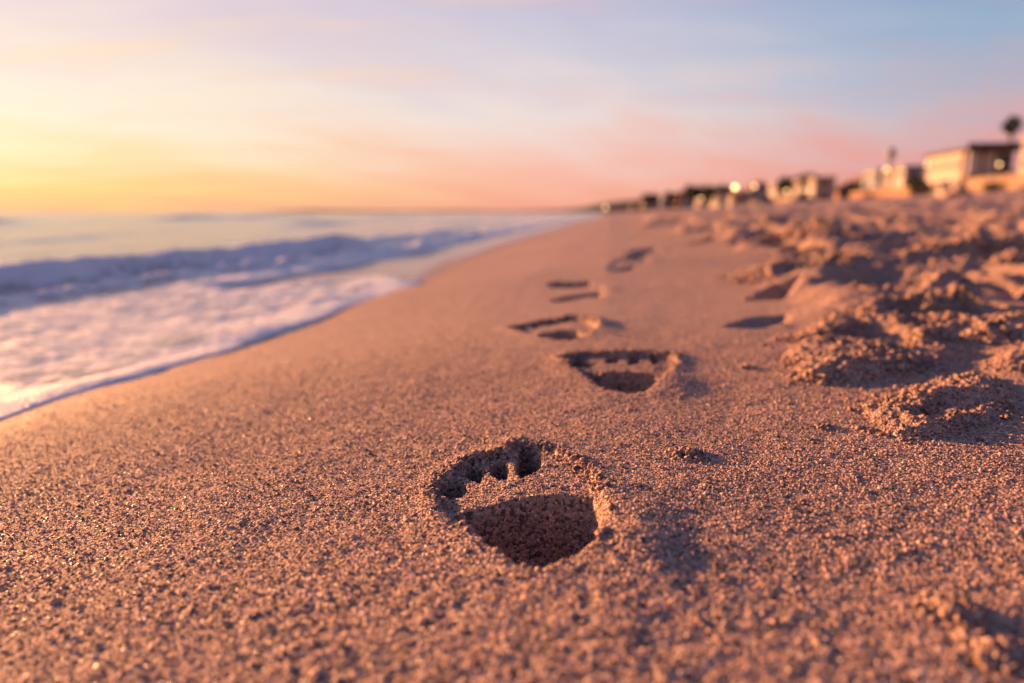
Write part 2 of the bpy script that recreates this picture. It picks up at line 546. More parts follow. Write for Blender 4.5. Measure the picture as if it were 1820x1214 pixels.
        if p['bulge']:
            bx, by, bh, bw = p['bulge']
            c = ground_at(bx, by)
            g = np.exp(-(((xm - c[0]) / (bw * 0.75)) ** 2 + ((ym - c[1]) / (bw * 1.5)) ** 2))
            hh += bh * g * (1 - sstep(d, -0.004, 0.003))
        if i == 0:      # sand squeezed up on the seaward side
            hh += 0.0015 * np.exp(-((d + 0.010) / 0.010) ** 2) * sstep(np.mean(ox) - xm, 0.0, 0.05) * (1 - sstep(d, -0.003, 0.002))
        # crumbs along the broken edge
        edge = nearh * (0.25 + 0.9 * sstep(vnoise(xm, ym, 0.02 * sc, 64), -0.3, 0.5)) * np.exp(-((d - 0.001) / (0.007 * sc)) ** 2) * (0.35 + 0.65 * sstep(ym - (min(oy) + max(oy)) / 2, -0.02, 0.05))
        scarp = np.exp(-((dh - 0.002) / (0.006 * sc)) ** 2) * (d > 0.008)
        wl = 0.6 * worley(xm, ym, 0.0085 * sc, 9) + 0.5 * worley(xm, ym, 0.0036 * sc, 10)
        hh += (0.0042 * edge + 0.003 * scarp) * sc * (0.5 - np.clip(wl, 0, 1)) * 1.4
        h[m] += hh
        # mask: which face belongs to which part
        isin = d > -0.012 * sc
        pp = pid[m]
        pp[isin] = i
        pid[m] = pp
        qq = part[m]
        lab = np.where(d > 0, 1, 0)
        lab = np.where(tid > 0, 9 + tid, lab)
        lab = np.where(dh > 0.0, 2, lab)
        qq[isin] = lab[isin]
        part[m] = qq
    return h, mid, pid, part


MOUNDS_ = [(m[0], m[1], m[2], m[3], m[4], m[5] if len(m) > 5 else None) for m in MOUNDS]


# ------------------------------------------------------------------ materials
def new_mat(name):
    m = bpy.data.materials.new(name)
    m.use_nodes = True
    m.node_tree.nodes.clear()
    t = NT(m.node_tree)
    out = t.n('ShaderNodeOutputMaterial')
    b = t.n('ShaderNodeBsdfPrincipled')
    t.link(b.outputs[0], out.inputs[0])
    return m, t, b


def obj_coord(t):
    return t.n('ShaderNodeTexCoord').outputs['Object']


def world_pos(t):
    return t.n('ShaderNodeNewGeometry').outputs['Position']


def sand_material():
    m, t, b = new_mat('sand')
    P = world_pos(t)
    wet = t.n('ShaderNodeAttribute', attribute_name='wet').outputs['Fac']
    v1 = t.n('ShaderNodeTexVoronoi')
    t.link(P, v1.inputs['Vector'])
    v1.inputs['Scale'].default_value = 420
    v2 = t.n('ShaderNodeTexVoronoi')
    t.link(P, v2.inputs['Vector'])
    v2.inputs['Scale'].default_value = 900
    ca = t.n('ShaderNodeSeparateColor')
    t.link(v1.outputs['Color'], ca.inputs[0])
    base = t.ramp(ca.outputs[0], [(0.0, (0.03, 0.028, 0.035)), (0.20, (0.11, 0.08, 0.075)), (0.34, (0.39, 0.245, 0.195)), (0.75, (0.51, 0.32, 0.25)), (1.0, (0.76, 0.56, 0.47))])  # dark mineral grains, made more common to stand in for shadowed gaps
    big = t.noise(P, 1.7, 4, 0.6)
    base = t.mix(t.mr(big, 0.3, 0.7, 0.0, 0.18), base, (0.38, 0.24, 0.19))
    fine = t.noise(P, 60, 3, 0.6)
    base = t.mix(t.mr(fine, 0.35, 0.7, 0.0, 0.15), base, (0.58, 0.37, 0.29))
    base = t.mix(t.math('MULTIPLY', wet, 0.40), base, (0.20, 0.135, 0.11))
    t.link(base, b.inputs['Base Color'])
    # a few glassy grains, damp sand shinier
    glass = t.math('GREATER_THAN', ca.outputs[1], 0.93)
    ro = t.math('SUBTRACT', 0.86, t.math('MULTIPLY', glass, 0.55))
    ro = t.math('SUBTRACT', ro, t.math('MULTIPLY', wet, 0.62), clamp=True)
    t.link(ro, b.inputs['Roughness'])
    b.inputs['Specular IOR Level'].default_value = 0.35
    # grain relief
    hgt = t.math('ADD', t.math('MULTIPLY', v1.outputs['Distance'], -1.0), t.math('MULTIPLY', v2.outputs['Distance'], -0.35))
    hgt = t.math('ADD', hgt, t.math('MULTIPLY', ca.outputs[2], 0.45))
    bump = t.n('ShaderNodeBump')
    t.link(t.math('MULTIPLY', t.math('SUBTRACT', 1.0, t.math('MULTIPLY', wet, 0.93)), 0.85), bump.inputs['Strength'])
    bump.inputs['Distance'].default_value = 0.0032
    t.link(hgt, bump.inputs['Height'])
    t.link(bump.outputs[0], b.inputs['Normal'])
    return m


def water_material():
    m, t, b = new_mat('sea_water')
    P = world_pos(t)
    foam = t.n('ShaderNodeAttribute', attribute_name='foam').outputs['Fac']
    n1 = t.noise(P, 13, 5, 0.62)
    n2 = t.noise(P, 38, 4, 0.6)
    nn = t.math('ADD', t.math('MULTIPLY', n1, 0.65), t.math('MULTIPLY', n2, 0.35))
    f = t.math('ADD', foam, t.math('MULTIPLY', t.math('SUBTRACT', nn, 0.5), 1.9))
    f = t.ss(f, 0.34, 0.66)
    col = t.mix(f, (0.36, 0.30, 0.325), (0.82, 0.82, 0.84))
    t.link(col, b.inputs['Base Color'])
    t.link(t.mr(f, 0, 1, 0.13, 0.45), b.inputs['Roughness'])
    b.inputs['IOR'].default_value = 1.33
    b.inputs['Specular IOR Level'].default_value = 0.5
    # ripples on open water, froth on foam
    sc = t.vmath('MULTIPLY', P, (1.0, 1.0, 1.0))
    r1 = t.noise(sc, 5.0, 4, 0.55)
    r2 = t.noise(sc, 1.3, 5, 0.6)
    r3 = t.noise(P, 160, 3, 0.6)
    bump2 = t.n('ShaderNodeBump')
    bump2.inputs['Strength'].default_value = 0.5
    bump2.inputs['Distance'].default_value = 0.16
    t.link(r2, bump2.inputs['Height'])
    bump1 = t.n('ShaderNodeBump')
    bump1.inputs['Strength'].default_value = 0.5
    bump1.inputs['Distance'].default_value = 0.035
    t.link(r1, bump1.inputs['Height'])
    t.link(bump2.outputs[0], bump1.inputs['Normal'])
    bump = t.n('ShaderNodeBump')
    t.link(t.math('MULTIPLY', f, 0.7), bump.inputs['Strength'])
    bump.inputs['Distance'].default_value = 0.004
    t.link(t.math('ADD', r3, t.math('MULTIPLY', n2, 2.0)), bump.inputs['Height'])
    t.link(bump1.outputs[0], bump.inputs['Normal'])
    t.link(bump.outputs[0], b.inputs['Normal'])
    return m


def plain(name, col, rough=0.7, var=0.12, scale=1.5, metal=0.0, spec=0.4):
    m, t, b = new_mat(name)
    P = obj_coord(t)
    n = t.noise(P, scale, 5, 0.6)
    dark = tuple(c * (1 - 2 * var) for c in col)
    lite = tuple(min(1, c * (1 + var)) for c in col)
    t.link(t.ramp(n, [(0.3, dark), (0.7, lite)]), b.inputs['Base Color'])
    b.inputs['Roughness'].default_value = rough
    b.inputs['Metallic'].default_value = metal
    b.inputs['Specular IOR Level'].default_value = spec
    bump = t.n('ShaderNodeBump')
    bump.inputs['Strength'].default_value = 0.3
    bump.inputs['Distance'].default_value = 0.02
    t.link(t.noise(P, scale * 6, 4, 0.6), bump.inputs['Height'])
    t.link(bump.outputs[0], b.inputs['Normal'])
    return m


def lamp_mat(name, col, strength):
    m, t, b = new_mat(name)
    b.inputs['Base Color'].default_value = (0.8, 0.75, 0.65, 1)
    b.inputs['Roughness'].default_value = 0.3
    P = obj_coord(t)
    n = t.noise(P, 2.0, 2, 0.5)
    t.link(t.mix(n, tuple(c * 0.9 for c in col), col), b.inputs['Emission Color'])
    b.inputs['Emission Strength'].default_value = strength
    return m


M = {}
M['sand'] = sand_material()


def grain_material():
    m, t, b = new_mat('sand_grain')
    rnd = t.n('ShaderNodeObjectInfo').outputs['Random']
    base = t.ramp(rnd, [(0.0, (0.03, 0.028, 0.035)), (0.13, (0.09, 0.065, 0.065)), (0.2, (0.42, 0.26, 0.205)), (0.45, (0.48, 0.30, 0.235)), (0.8, (0.56, 0.355, 0.275)), (1.0, (0.80, 0.62, 0.53))])
    P = world_pos(t)
    base = t.mix(t.mr(t.noise(P, 1.7, 4, 0.6), 0.3, 0.7, 0.0, 0.18), base, (0.38, 0.24, 0.19))
    t.link(base, b.inputs['Base Color'])
    r2 = t.math('FRACT', t.math('MULTIPLY', rnd, 37.7))
    t.link(t.math('SUBTRACT', 0.8, t.math('MULTIPLY', t.math('GREATER_THAN', r2, 0.92), 0.5)), b.inputs['Roughness'])
    b.inputs['Specular IOR Level'].default_value = 0.4
    bump = t.n('ShaderNodeBump')
    bump.inputs['Strength'].default_value = 0.5
    bump.inputs['Distance'].default_value = 0.0005
    t.link(t.noise(P, 1400, 2, 0.5), bump.inputs['Height'])
    t.link(bump.outputs[0], b.inputs['Normal'])
    return m


M['grain'] = grain_material()
M['water'] = water_material()
M['cream'] = plain('cream_render', (0.42, 0.35, 0.30), 0.8, 0.06, 0.4)
M['white'] = plain('white_render', (0.48, 0.42, 0.38), 0.8, 0.05, 0.4)
M['grey'] = plain('grey_blue_render', (0.30, 0.32, 0.38), 0.8, 0.1, 0.4)
M['terra'] = plain('terracotta_render', (0.30, 0.16, 0.10), 0.8, 0.12, 0.5)
M['stone'] = plain('sandstone_wall', (0.28, 0.19, 0.14), 0.9, 0.15, 0.8)
M['roof_dark'] = plain('dark_roofing', (0.045, 0.035, 0.035), 0.7, 0.1, 0.8)
M['roof_tile'] = plain('clay_roofing', (0.30, 0.12, 0.07), 0.8, 0.15, 1.0)
M['frame'] = plain('window_frame_paint', (0.05, 0.045, 0.05), 0.5, 0.05, 1.0)
M['frame_white'] = plain('white_frame_paint', (0.75, 0.73, 0.7), 0.5, 0.05, 1.0)
M['glass'] = plain('window_glass', (0.03, 0.035, 0.05), 0.06, 0.05, 0.5, 0.0, 0.8)
M['bark'] = plain('palm_bark', (0.13, 0.09, 0.07), 0.9, 0.2, 2.0)
M['frond'] = plain('palm_frond', (0.055, 0.085, 0.03), 0.5, 0.2, 1.0)
M['dead'] = plain('dead_frond', (0.14, 0.08, 0.045), 0.9, 0.2, 1.0)
M['leaf'] = plain('shrub_leaf', (0.045, 0.06, 0.03), 0.6, 0.3, 1.0)
M['leaf2'] = plain('dry_shrub_leaf', (0.09, 0.07, 0.035), 0.7, 0.3, 1.0)
M['metal'] = plain('painted_metal', (0.10, 0.10, 0.11), 0.45, 0.1, 3.0, 0.6)
M['blue'] = plain('dark_blue_paint', (0.03, 0.04, 0.10), 0.35, 0.05, 1.0)
M['rubber'] = plain('tyre_rubber', (0.02, 0.02, 0.02), 0.8, 0.1, 5.0)
M['hill'] = plain('far_hill_scrub', (0.10, 0.085, 0.075), 0.9, 0.2, 0.004)
M['lamp'] = lamp_mat('lit_lamp_globe', (1.0, 0.62, 0.24), 3.2)
M['lamp_dim'] = lamp_mat('dim_lamp_globe', (1.0, 0.55, 0.22), 1.4)


# ------------------------------------------------------------------ mesh helpers
def link_mesh(name, me, parent=None, mat=None):
    o = bpy.data.objects.new(name, me)
    COL.objects.link(o)
    if parent is not None:
        o.parent = parent
    if mat is not None:
        me.materials.append(mat)
    return o


def tag(o, label=None, cat=None, group=None, kind=None):
    for k, v in (('label', label), ('category', cat), ('group', group), ('kind', kind)):
        if v:
            o[k] = v
    return o


def empty(name, loc=(0, 0, 0), rz=0.0):
    o = bpy.data.objects.new(name, None)
    COL.objects.link(o)
    o.location = loc
    o.rotation_euler = (0, 0, rz)
    o.empty_display_size = 0.1
    return o


def sheet(name, co, quads, nrm, mat, parent=None, attrs=None, origin=None):
    """one mesh object from a subset of a vertex grid"""
    used, inv = np.unique(quads.ravel(), return_inverse=True)
    q = inv.reshape(-1, 4).astype(np.int32)
    c = co[used].copy()
    if origin is not None:
        c -= np.asarray(origin)
    me = bpy.data.meshes.new(name)
    nq = len(q)
    me.vertices.add(len(c))
    me.vertices.foreach_set('co', c.astype(np.float32).ravel())
    me.loops.add(nq * 4)
    me.loops.foreach_set('vertex_index', q.ravel())
    me.polygons.add(nq)
    me.polygons.foreach_set('loop_start', np.arange(0, nq * 4, 4, dtype=np.int32))
    me.polygons.foreach_set('use_smooth', np.ones(nq, bool))
    for an, av in (attrs or {}).items():
        a = me.attributes.new(an, 'FLOAT', 'POINT')
        a.data.foreach_set('value', av[used].astype(np.float32))
    me.update(calc_edges=True)
    me.normals_split_custom_set_from_vertices(nrm[used].astype(np.float32))
    o = link_mesh(name, me, parent, mat)
    if origin is not None and parent is None:
        o.location = origin
    return o


def polar(az_list, r_list):
    A, Rr = np.meshgrid(np.array(az_list), np.array(r_list))
    return Rr * np.sin(A), Rr * np.cos(A)


def grid_quads(nr, na):
    i = np.arange(nr - 1)[:, None] * na
    j = np.arange(na - 1)[None, :]
    a = i + j
    return np.stack([a, a + 1, a + na + 1, a + na], -1).reshape(-1, 4)


def grid_normals(X, Y, Z):
    P = np.stack([X, Y, Z], -1)
    da = np.gradient(P, axis=1)
    dr = np.gradient(P, axis=0)
    n = np.cross(da, dr)
    n /= np.linalg.norm(n, axis=-1, keepdims=True) + 1e-12
    n[n[..., 2] < 0] *= -1
    return n


def geo(a, b, step):
    n = max(2, int(math.log(b / a) / step))
    return list(np.exp(np.linspace(math.log(a), math.log(b), n, endpoint=False)))


# ------------------------------------------------------------------ beach
azs = np.concatenate([np.arange(-180, -60, 6.0), np.arange(-60, -42, 0.3), np.arange(-42, 42, 0.078), np.arange(42, 60, 0.3), np.arange(60, 180.1, 6.0)])
rs = np.array([0.02, 0.06, 0.1, 0.14] + geo(0.17, 0.27, 0.010) + geo(0.27, 1.6, 0.0046) + geo(1.6, 6, 0.0075) + geo(6, 60, 0.014) + geo(60, 9000, 0.06) + [9000])
X, Y = polar(np.radians(azs), rs)
shp = X.shape
Z, MID, PID, PART = [a.reshape(shp) for a in beach_h(X.ravel(), Y.ravel())]
WD = sdf_poly(X.ravel(), Y.ravel(), WATER).reshape(shp)
wetd = sdf_poly(X.ravel(), Y.ravel(), WETP).reshape(shp)
wet = sstep(wetd, -0.12 * np.clip(np.hypot(X, Y) / 3, 0.5, 5), 0.15) * (np.hypot(X, Y) > 1.2)
wet = np.maximum(wet, 0.32 * sstep(WD, -0.35, 0.0))
wet = np.maximum(wet, 0.34 * (1 - sstep(uv(X, Y)[1], -0.2, 0.6)) * sstep(np.hypot(X, Y), 0.6, 1.8))
NRM = grid_normals(X, Y, Z)
CO = np.stack([X, Y, Z], -1).reshape(-1, 3)
NRM = NRM.reshape(-1, 3)
Q = grid_quads(*shp)
# leave out what the sea hides for good
fw = WD.ravel()[Q].min(1)
rq = np.hypot(X, Y).ravel()[Q].min(1)
Q = Q[(fw < np.maximum(0.5, 0.08 * rq))]
qp = PID.ravel()[Q].max(1)
qm = MID.ravel()[Q].max(1)
qpart = PART.ravel()[Q].max(1)
qm = np.where(qp >= 0, -1, qm)
ATT = {'wet': wet.ravel()}
bo = sheet('beach_sand', CO, Q[(qp < 0) & (qm < 0)], NRM, M['sand'], attrs=ATT)
SANDOBJ = {('b',): bo}
tag(bo, 'smooth damp sand sloping down to the sea, churned higher up', 'sand', kind='structure')
for i, p in enumerate(PRINTS):
    sel = qp == i
    if not sel.any():
        continue
    cx_ = float(np.mean([q[0] for q in p['outline']]))
    cy_ = float(np.mean([q[1] for q in p['outline']]))
    o0 = (cx_, cy_, float(base_h(cx_, cy_)))
    root = empty('footprint', o0)
    tag(root, p['label'], 'footprint', 'barefoot trail along the beach')
    for code, nm in ((0, 'rim'), (1, 'ball_pad'), (2, 'heel_hollow')):
        s2 = sel & (qpart == code)
        if s2.any():
            SANDOBJ[('p', i, code)] = sheet(nm, CO, Q[s2], NRM, M['sand'], parent=root, attrs=ATT, origin=o0)
    for j in range(len(p['toes'])):
        s2 = sel & (qpart == 10 + j)
        if s2.any():
            SANDOBJ[('p', i, 10 + j)] = sheet('toe_hollow', CO, Q[s2], NRM, M['sand'], parent=root, attrs=ATT, origin=o0)
for i, mdef in enumerate(MOUNDS_):
    sel = qm == i
    if sel.any():
        o = sheet('sand_mound', CO, Q[sel], NRM, M['sand'], attrs=ATT)
        SANDOBJ[('m', i)] = o
        tag(o, mdef[4], 'sand mound', 'heaps of churned sand')

# ------------------------------------------------------------------ loose grains on the near sand
def grain_tree():
    ng = bpy.data.node_groups.new('loose_grains', 'GeometryNodeTree')
    ng.interface.new_socket('Geometry', in_out='INPUT', socket_type='NodeSocketGeometry')
    ng.interface.new_socket('Geometry', in_out='OUTPUT', socket_type='NodeSocketGeometry')
    N, L = ng.nodes, ng.links
    gi, go = N.new('NodeGroupInput'), N.new('NodeGroupOutput')
    icos = N.new('GeometryNodeMeshIcoSphere')
    icos.inputs['Radius'].default_value = 1.0
    icos.inputs['Subdivisions'].default_value = 2
    nz = N.new('ShaderNodeTexNoise')
    nz.inputs['Scale'].default_value = 1.3
    nz.inputs['Detail'].default_value = 1.0
    sp = N.new('GeometryNodeSetPosition')
    vm = N.new('ShaderNodeVectorMath')
    vm.operation = 'SUBTRACT'
    vm.inputs[1].default_value = (0.5, 0.5, 0.5)
    L.new(nz.outputs['Color'], vm.inputs[0])
    vs = N.new('ShaderNodeVectorMath')
    vs.operation = 'SCALE'
    vs.inputs['Scale'].default_value = 1.5
    L.new(vm.outputs[0], vs.inputs[0])
    L.new(icos.outputs[0], sp.inputs['Geometry'])
    L.new(vs.outputs[0], sp.inputs['Offset'])
    sm = N.new('GeometryNodeSetMaterial')
    sm.inputs['Material'].default_value = M['grain']
    L.new(sp.outputs[0], sm.inputs['Geometry'])
    ss = N.new('GeometryNodeSetShadeSmooth')
    L.new(sm.outputs[0], ss.inputs[0])
    iop = N.new('GeometryNodeInstanceOnPoints')
    L.new(gi.outputs[0], iop.inputs['Points'])
    L.new(ss.outputs[0], iop.inputs['Instance'])
    for an, sk in (('rot', 'Rotation'), ('size', 'Scale')):
        na = N.new('GeometryNodeInputNamedAttribute')
        na.data_type = 'FLOAT_VECTOR'
        na.inputs['Name'].default_value = an
        L.new(na.outputs[0], iop.inputs[sk])
    L.new(iop.outputs[0], go.inputs[0])
    return ng


def lay_grains():
    sp = 0.00245
    gx, gy = np.meshgrid(np.arange(-1.25, 1.25, sp), np.arange(0.16, 1.7, sp))
    gx, gy = gx.ravel(), gy.ravel()
    r = np.hypot(gx, gy)
    az = np.degrees(np.arctan2(gx, gy))
    k = (r > 0.22) & (r < 1.65) & (np.abs(az) < 47) & (RNG.random(len(gx)) < 0.62 * (1 - sstep(r, 0.8, 1.5)))
    gx, gy = gx[k], gy[k]
    gx = gx + RNG.uniform(-0.6, 0.6, len(gx)) * sp
    gy = gy + RNG.uniform(-0.6, 0.6, len(gy)) * sp
    k = sdf_poly(gx, gy, WATER) < -0.02
    gx, gy = gx[k], gy[k]
    h, mid_, pid_, part_ = beach_h(gx, gy)
    n = len(gx)
    rad = 0.00074 * np.exp(RNG.normal(size=n) * 0.34)
    size = rad[:, None] * RNG.uniform(0.75, 1.3, (n, 3))
    rot = RNG.uniform(0, 6.283, (n, 3))
    co = np.stack([gx, gy, h + rad * RNG.uniform(-0.55, 0.15, n)], -1)
    tree_ = grain_tree()
    key = np.where(pid_ >= 0, 1000 + pid_ * 100 + part_, np.where(mid_ >= 0, 10 + mid_, 0))
    for kk in np.unique(key):
        sel = key == kk
        if kk == 0:
            par = SANDOBJ[('b',)]
        elif kk < 1000:
            par = SANDOBJ.get(('m', int(kk) - 10), bo)
        else:
            q = int(kk) - 1000
            par = SANDOBJ.get(('p', q // 100, q % 100), bo)
        c = co[sel]
        org = np.zeros(3)
        if par.parent is not None:
            org = np.array(par.parent.location)
        me = bpy.data.meshes.new('loose_grains')
        me.vertices.add(len(c))
        me.vertices.foreach_set('co', (c - org).astype(np.float32).ravel())
        for an, av in (('rot', rot[sel]), ('size', size[sel])):
            a = me.attributes.new(an, 'FLOAT_VECTOR', 'POINT')
            a.data.foreach_set('vector', av.astype(np.float32).ravel())
        me.update()
        o = link_mesh('loose_grains', me, par, M['grain'])
        o['kind'] = 'stuff'
        md = o.modifiers.new('grains', 'NODES')
        md.node_group = tree_


lay_grains()

# ------------------------------------------------------------------ sea
def sea_h(x, y):
    u, v = uv(x, y)
    r = np.hypot(x, y)
    d = sdf_poly(x, y, WATER) + 0.010 * vnoise(x, y, 0.11, 201) + 0.005 * vnoise(x, y, 0.035, 214) + 0.018 * vnoise(x, y, 0.3, 202)
    g = base_h(x, y)
    sc = np.clip(r / 2.2, 0.8, 2.2)
    q = np.clip(d / (0.085 * sc), 0, 1)
    lip = 0.021 * sc * (0.75 * np.sqrt(np.clip(1 - (1 - q) ** 2, 0, 1)) + 0.25 * sstep(q, 0, 1)) * (0.8 + 0.35 * vnoise(x, y, 0.25, 203))
    lip -= 0.007 * sc * sstep(d, 0.09 * sc, 0.3 * sc)
    film = g + lip + (0.004 * vnoise(x, y, 0.05, 204) + 0.006 * vnoise(x, y, 0.14, 205)) * sstep(d, 0.03, 0.2)
    film = np.maximum(film, g + 0.010 * np.sqrt(q))
    film -= 0.03 * (d <= 0)
    a = film - SEA_Z
    k = 0.03
    W = SEA_Z + np.where(a > 0, a, 0) + k * np.log1p(np.exp(-np.abs(a) / k))
    # breaking wave
    vc = np.interp(u, [0, 2, 3.2, 4.5, 6, 8, 14, 40], [-3.35, -3.15, -3.0, -2.75, -2.55, -2.6, -2.9, -3.3]) + 0.16 * vnoise(u, u * 0, 1.3, 206)
    hw = np.interp(u, [0, 2, 4, 7, 10, 16, 30], [0.17, 0.17, 0.15, 0.13, 0.10, 0.06, 0.03]) * (0.9 + 0.25 * vnoise(u, u * 0, 0.9, 207))
    s = v - vc
    prof = np.where(s > 0, np.exp(-(s / 0.17) ** 2), np.exp(-(s / 0.75) ** 2))
    wave = hw * prof
    churn = np.exp(-((s - 0.18) / 0.22) ** 2)
    W = W + wave * (1 + 0.06 * vnoise(x, y, 0.22, 208) + 0.05 * vnoise(x, y, 0.10, 209))
    W = W + churn * hw * 0.16 * (np.abs(vnoise(x, y, 0.24, 210)) + 0.6 * np.abs(vnoise(x, y, 0.11, 211)))
    # wave trains farther out
    for vc2, h2, w2, sd2 in ((-5.6, 0.09, 0.5, 1), (-9.0, 0.13, 0.8, 2), (-15, 0.20, 1.3, 3), (-24, 0.25, 2.0, 4)):
        s2 = v - (vc2 + 0.5 * vnoise(u, u * 0, 4.0, 220 + sd2) * math.sqrt(-vc2 / 4))
        W = W + h2 * np.clip(0.4 + 0.9 * vnoise(u, u * 0, 5.0, 230 + sd2), 0, 1.2) * np.where(s2 > 0, np.exp(-(s2 / (w2 * 0.5)) ** 2), np.exp(-(s2 / w2) ** 2))
    deep = sstep(-v, 3, 12)
    W = W + deep * (0.015 * vnoise(x, y, 0.9, 240) * np.clip(1.6 - r / 60, 0, 1) + 0.03 * vnoise(x, y, 2.6, 241) * np.clip(1.6 - r / 150, 0, 1))
    # foam cover
    foam = 1.5 * np.exp(-np.clip(d - 0.09 * sc, 0, None) / (0.06 * sc))
    foam = np.maximum(foam, 0.53 * sstep(s, 0.55, 0.95) + 0.09 * vnoise(x, y, 0.5, 260))
    foam = np.maximum(foam, (0.80 + 0.25 * vnoise(x, y, 0.45, 261)) * np.exp(-((s - 0.06) / 0.26) ** 2) * sstep(hw, 0.04, 0.10))
    foam = np.maximum(foam, (0.46 + 0.16 * vnoise(x, y, 0.3, 262)) * sstep(s, 0.1, 0.3))
    bore = np.exp(-((s - 0.62 - 0.12 * vnoise(u, u * 0, 0.8, 263)) / 0.09) ** 2) * sstep(hw, 0.03, 0.08)
    W = W + 0.045 * bore * (0.8 + 0.4 * vnoise(x, y, 0.12, 264))
    foam = np.maximum(foam, 0.85 * bore)
    foam = np.where(s < -0.35, foam * 0.5, foam)
    foam = np.where(v < vc - 0.4, 0.16 + 0.14 * vnoise(x * 0.25, y * 0.25 + v, 0.5, 265), foam)
    return W, d, foam, (s > -0.45) & (s < 0.42) & (hw > 0.06)


azw = np.concatenate([np.arange(-180, -60, 6.0), np.arange(-60, -42, 0.5), np.arange(-42, 14, 0.12), np.arange(14, 30, 2.0)])
rw = np.array(geo(0.5, 1.1, 0.015) + geo(1.1, 8, 0.0065) + geo(8, 60, 0.012) + geo(60, 14000, 0.05) + [14000, 20000])
XW, YW = polar(np.radians(azw), rw)
sw = XW.shape
ZW, DW, FO, WV = [a.reshape(sw) for a in sea_h(XW.ravel(), YW.ravel())]
NW = grid_normals(XW, YW, ZW).reshape(-1, 3)
COW = np.stack([XW, YW, ZW], -1).reshape(-1, 3)
QW = grid_quads(*sw)
keep = DW.ravel()[QW].max(1) > -0.004
QW = QW[keep]
qwv = WV.ravel()[QW].min(1)
cu, cv = uv(COW[QW].mean(1)[:, 0], COW[QW].mean(1)[:, 1])
qwv = qwv & (cu < 14) & (cu > -4)
vcq = np.interp(cu, [0, 2, 3.2, 4.5, 6, 8, 14, 40], [-3.35, -3.15, -3.0, -2.75, -2.55, -2.6, -2.9, -3.3])
qf = (~qwv) & (cv > vcq + 0.1) & (cu < 14)
AW = {'foam': FO.ravel()}
o = sheet('sea', COW, QW[(~qwv) & (~qf)], NW, M['water'], attrs=AW)
tag(o, 'open sea reflecting the yellow and pink sunset sky', 'sea', kind='structure')
if qwv.any():
    o = sheet('wave', COW, QW[qwv], NW, M['water'], attrs=AW)
    tag(o, 'small blue breaking wave with foam rolling towards the sand', 'wave')
o = sheet('foam', COW, QW[qf], NW, M['water'], attrs=AW)
tag(o, 'tongue of pinkish white sea foam running up the sand', 'foam', kind='stuff')


# ------------------------------------------------------------------ crumbs and clods
def ico(sub):
    bm = bmesh.new()
    bmesh.ops.create_icosphere(bm, subdivisions=sub, radius=1.0)
    v = np.array([p.co[:] for p in bm.verts])
    f = np.array([[p.index for p in q.verts] for q in bm.faces])
    bm.free()
    return v, f


ICO1, ICO2 = ico(1), ico(2)


def blobs(name, pts, sizes, parent=None, sub=ICO1, flat=0.75, origin=None, mat=None, seed=0):
    """many rough crumbs in one mesh"""
    rng = np.random.default_rng(100 + seed)
    vs, fs = [], []
    bv, bf = sub
    n = len(pts)
    for i in range(n):
        rot = np.array(Matrix.Rotation(rng.random() * 6.28, 3, Vector(rng.normal(size=3)).normalized()))
        k = bv * (1 + 0.22 * rng.normal(size=(len(bv), 1)))
        k = k * (0.75 + 0.5 * rng.random(3))
        k = (k @ rot.T) * sizes[i]
        k[:, 2] *= flat
        vs.append(k + pts[i])
        fs.append(bf + i * len(bv))
    V = np.concatenate(vs)
    F = np.concatenate(fs)
    if origin is not None:
        V = V - np.asarray(origin)
    me = bpy.data.meshes.new(name)
    me.vertices.add(len(V))
    me.vertices.foreach_set('co', V.astype(np.float32).ravel())
    me.loops.add(F.size)
    me.loops.foreach_set('vertex_index', F.astype(np.int32).ravel())
    me.polygons.add(len(F))
    me.polygons.foreach_set('loop_start', np.arange(0, F.size, 3, dtype=np.int32))
    me.polygons.foreach_set('use_smooth', np.ones(len(F), bool))
    me.update(calc_edges=True)
    o = link_mesh(name, me, parent, mat or M['sand'])
    if origin is not None and parent is None:
        o.location = origin
    return o


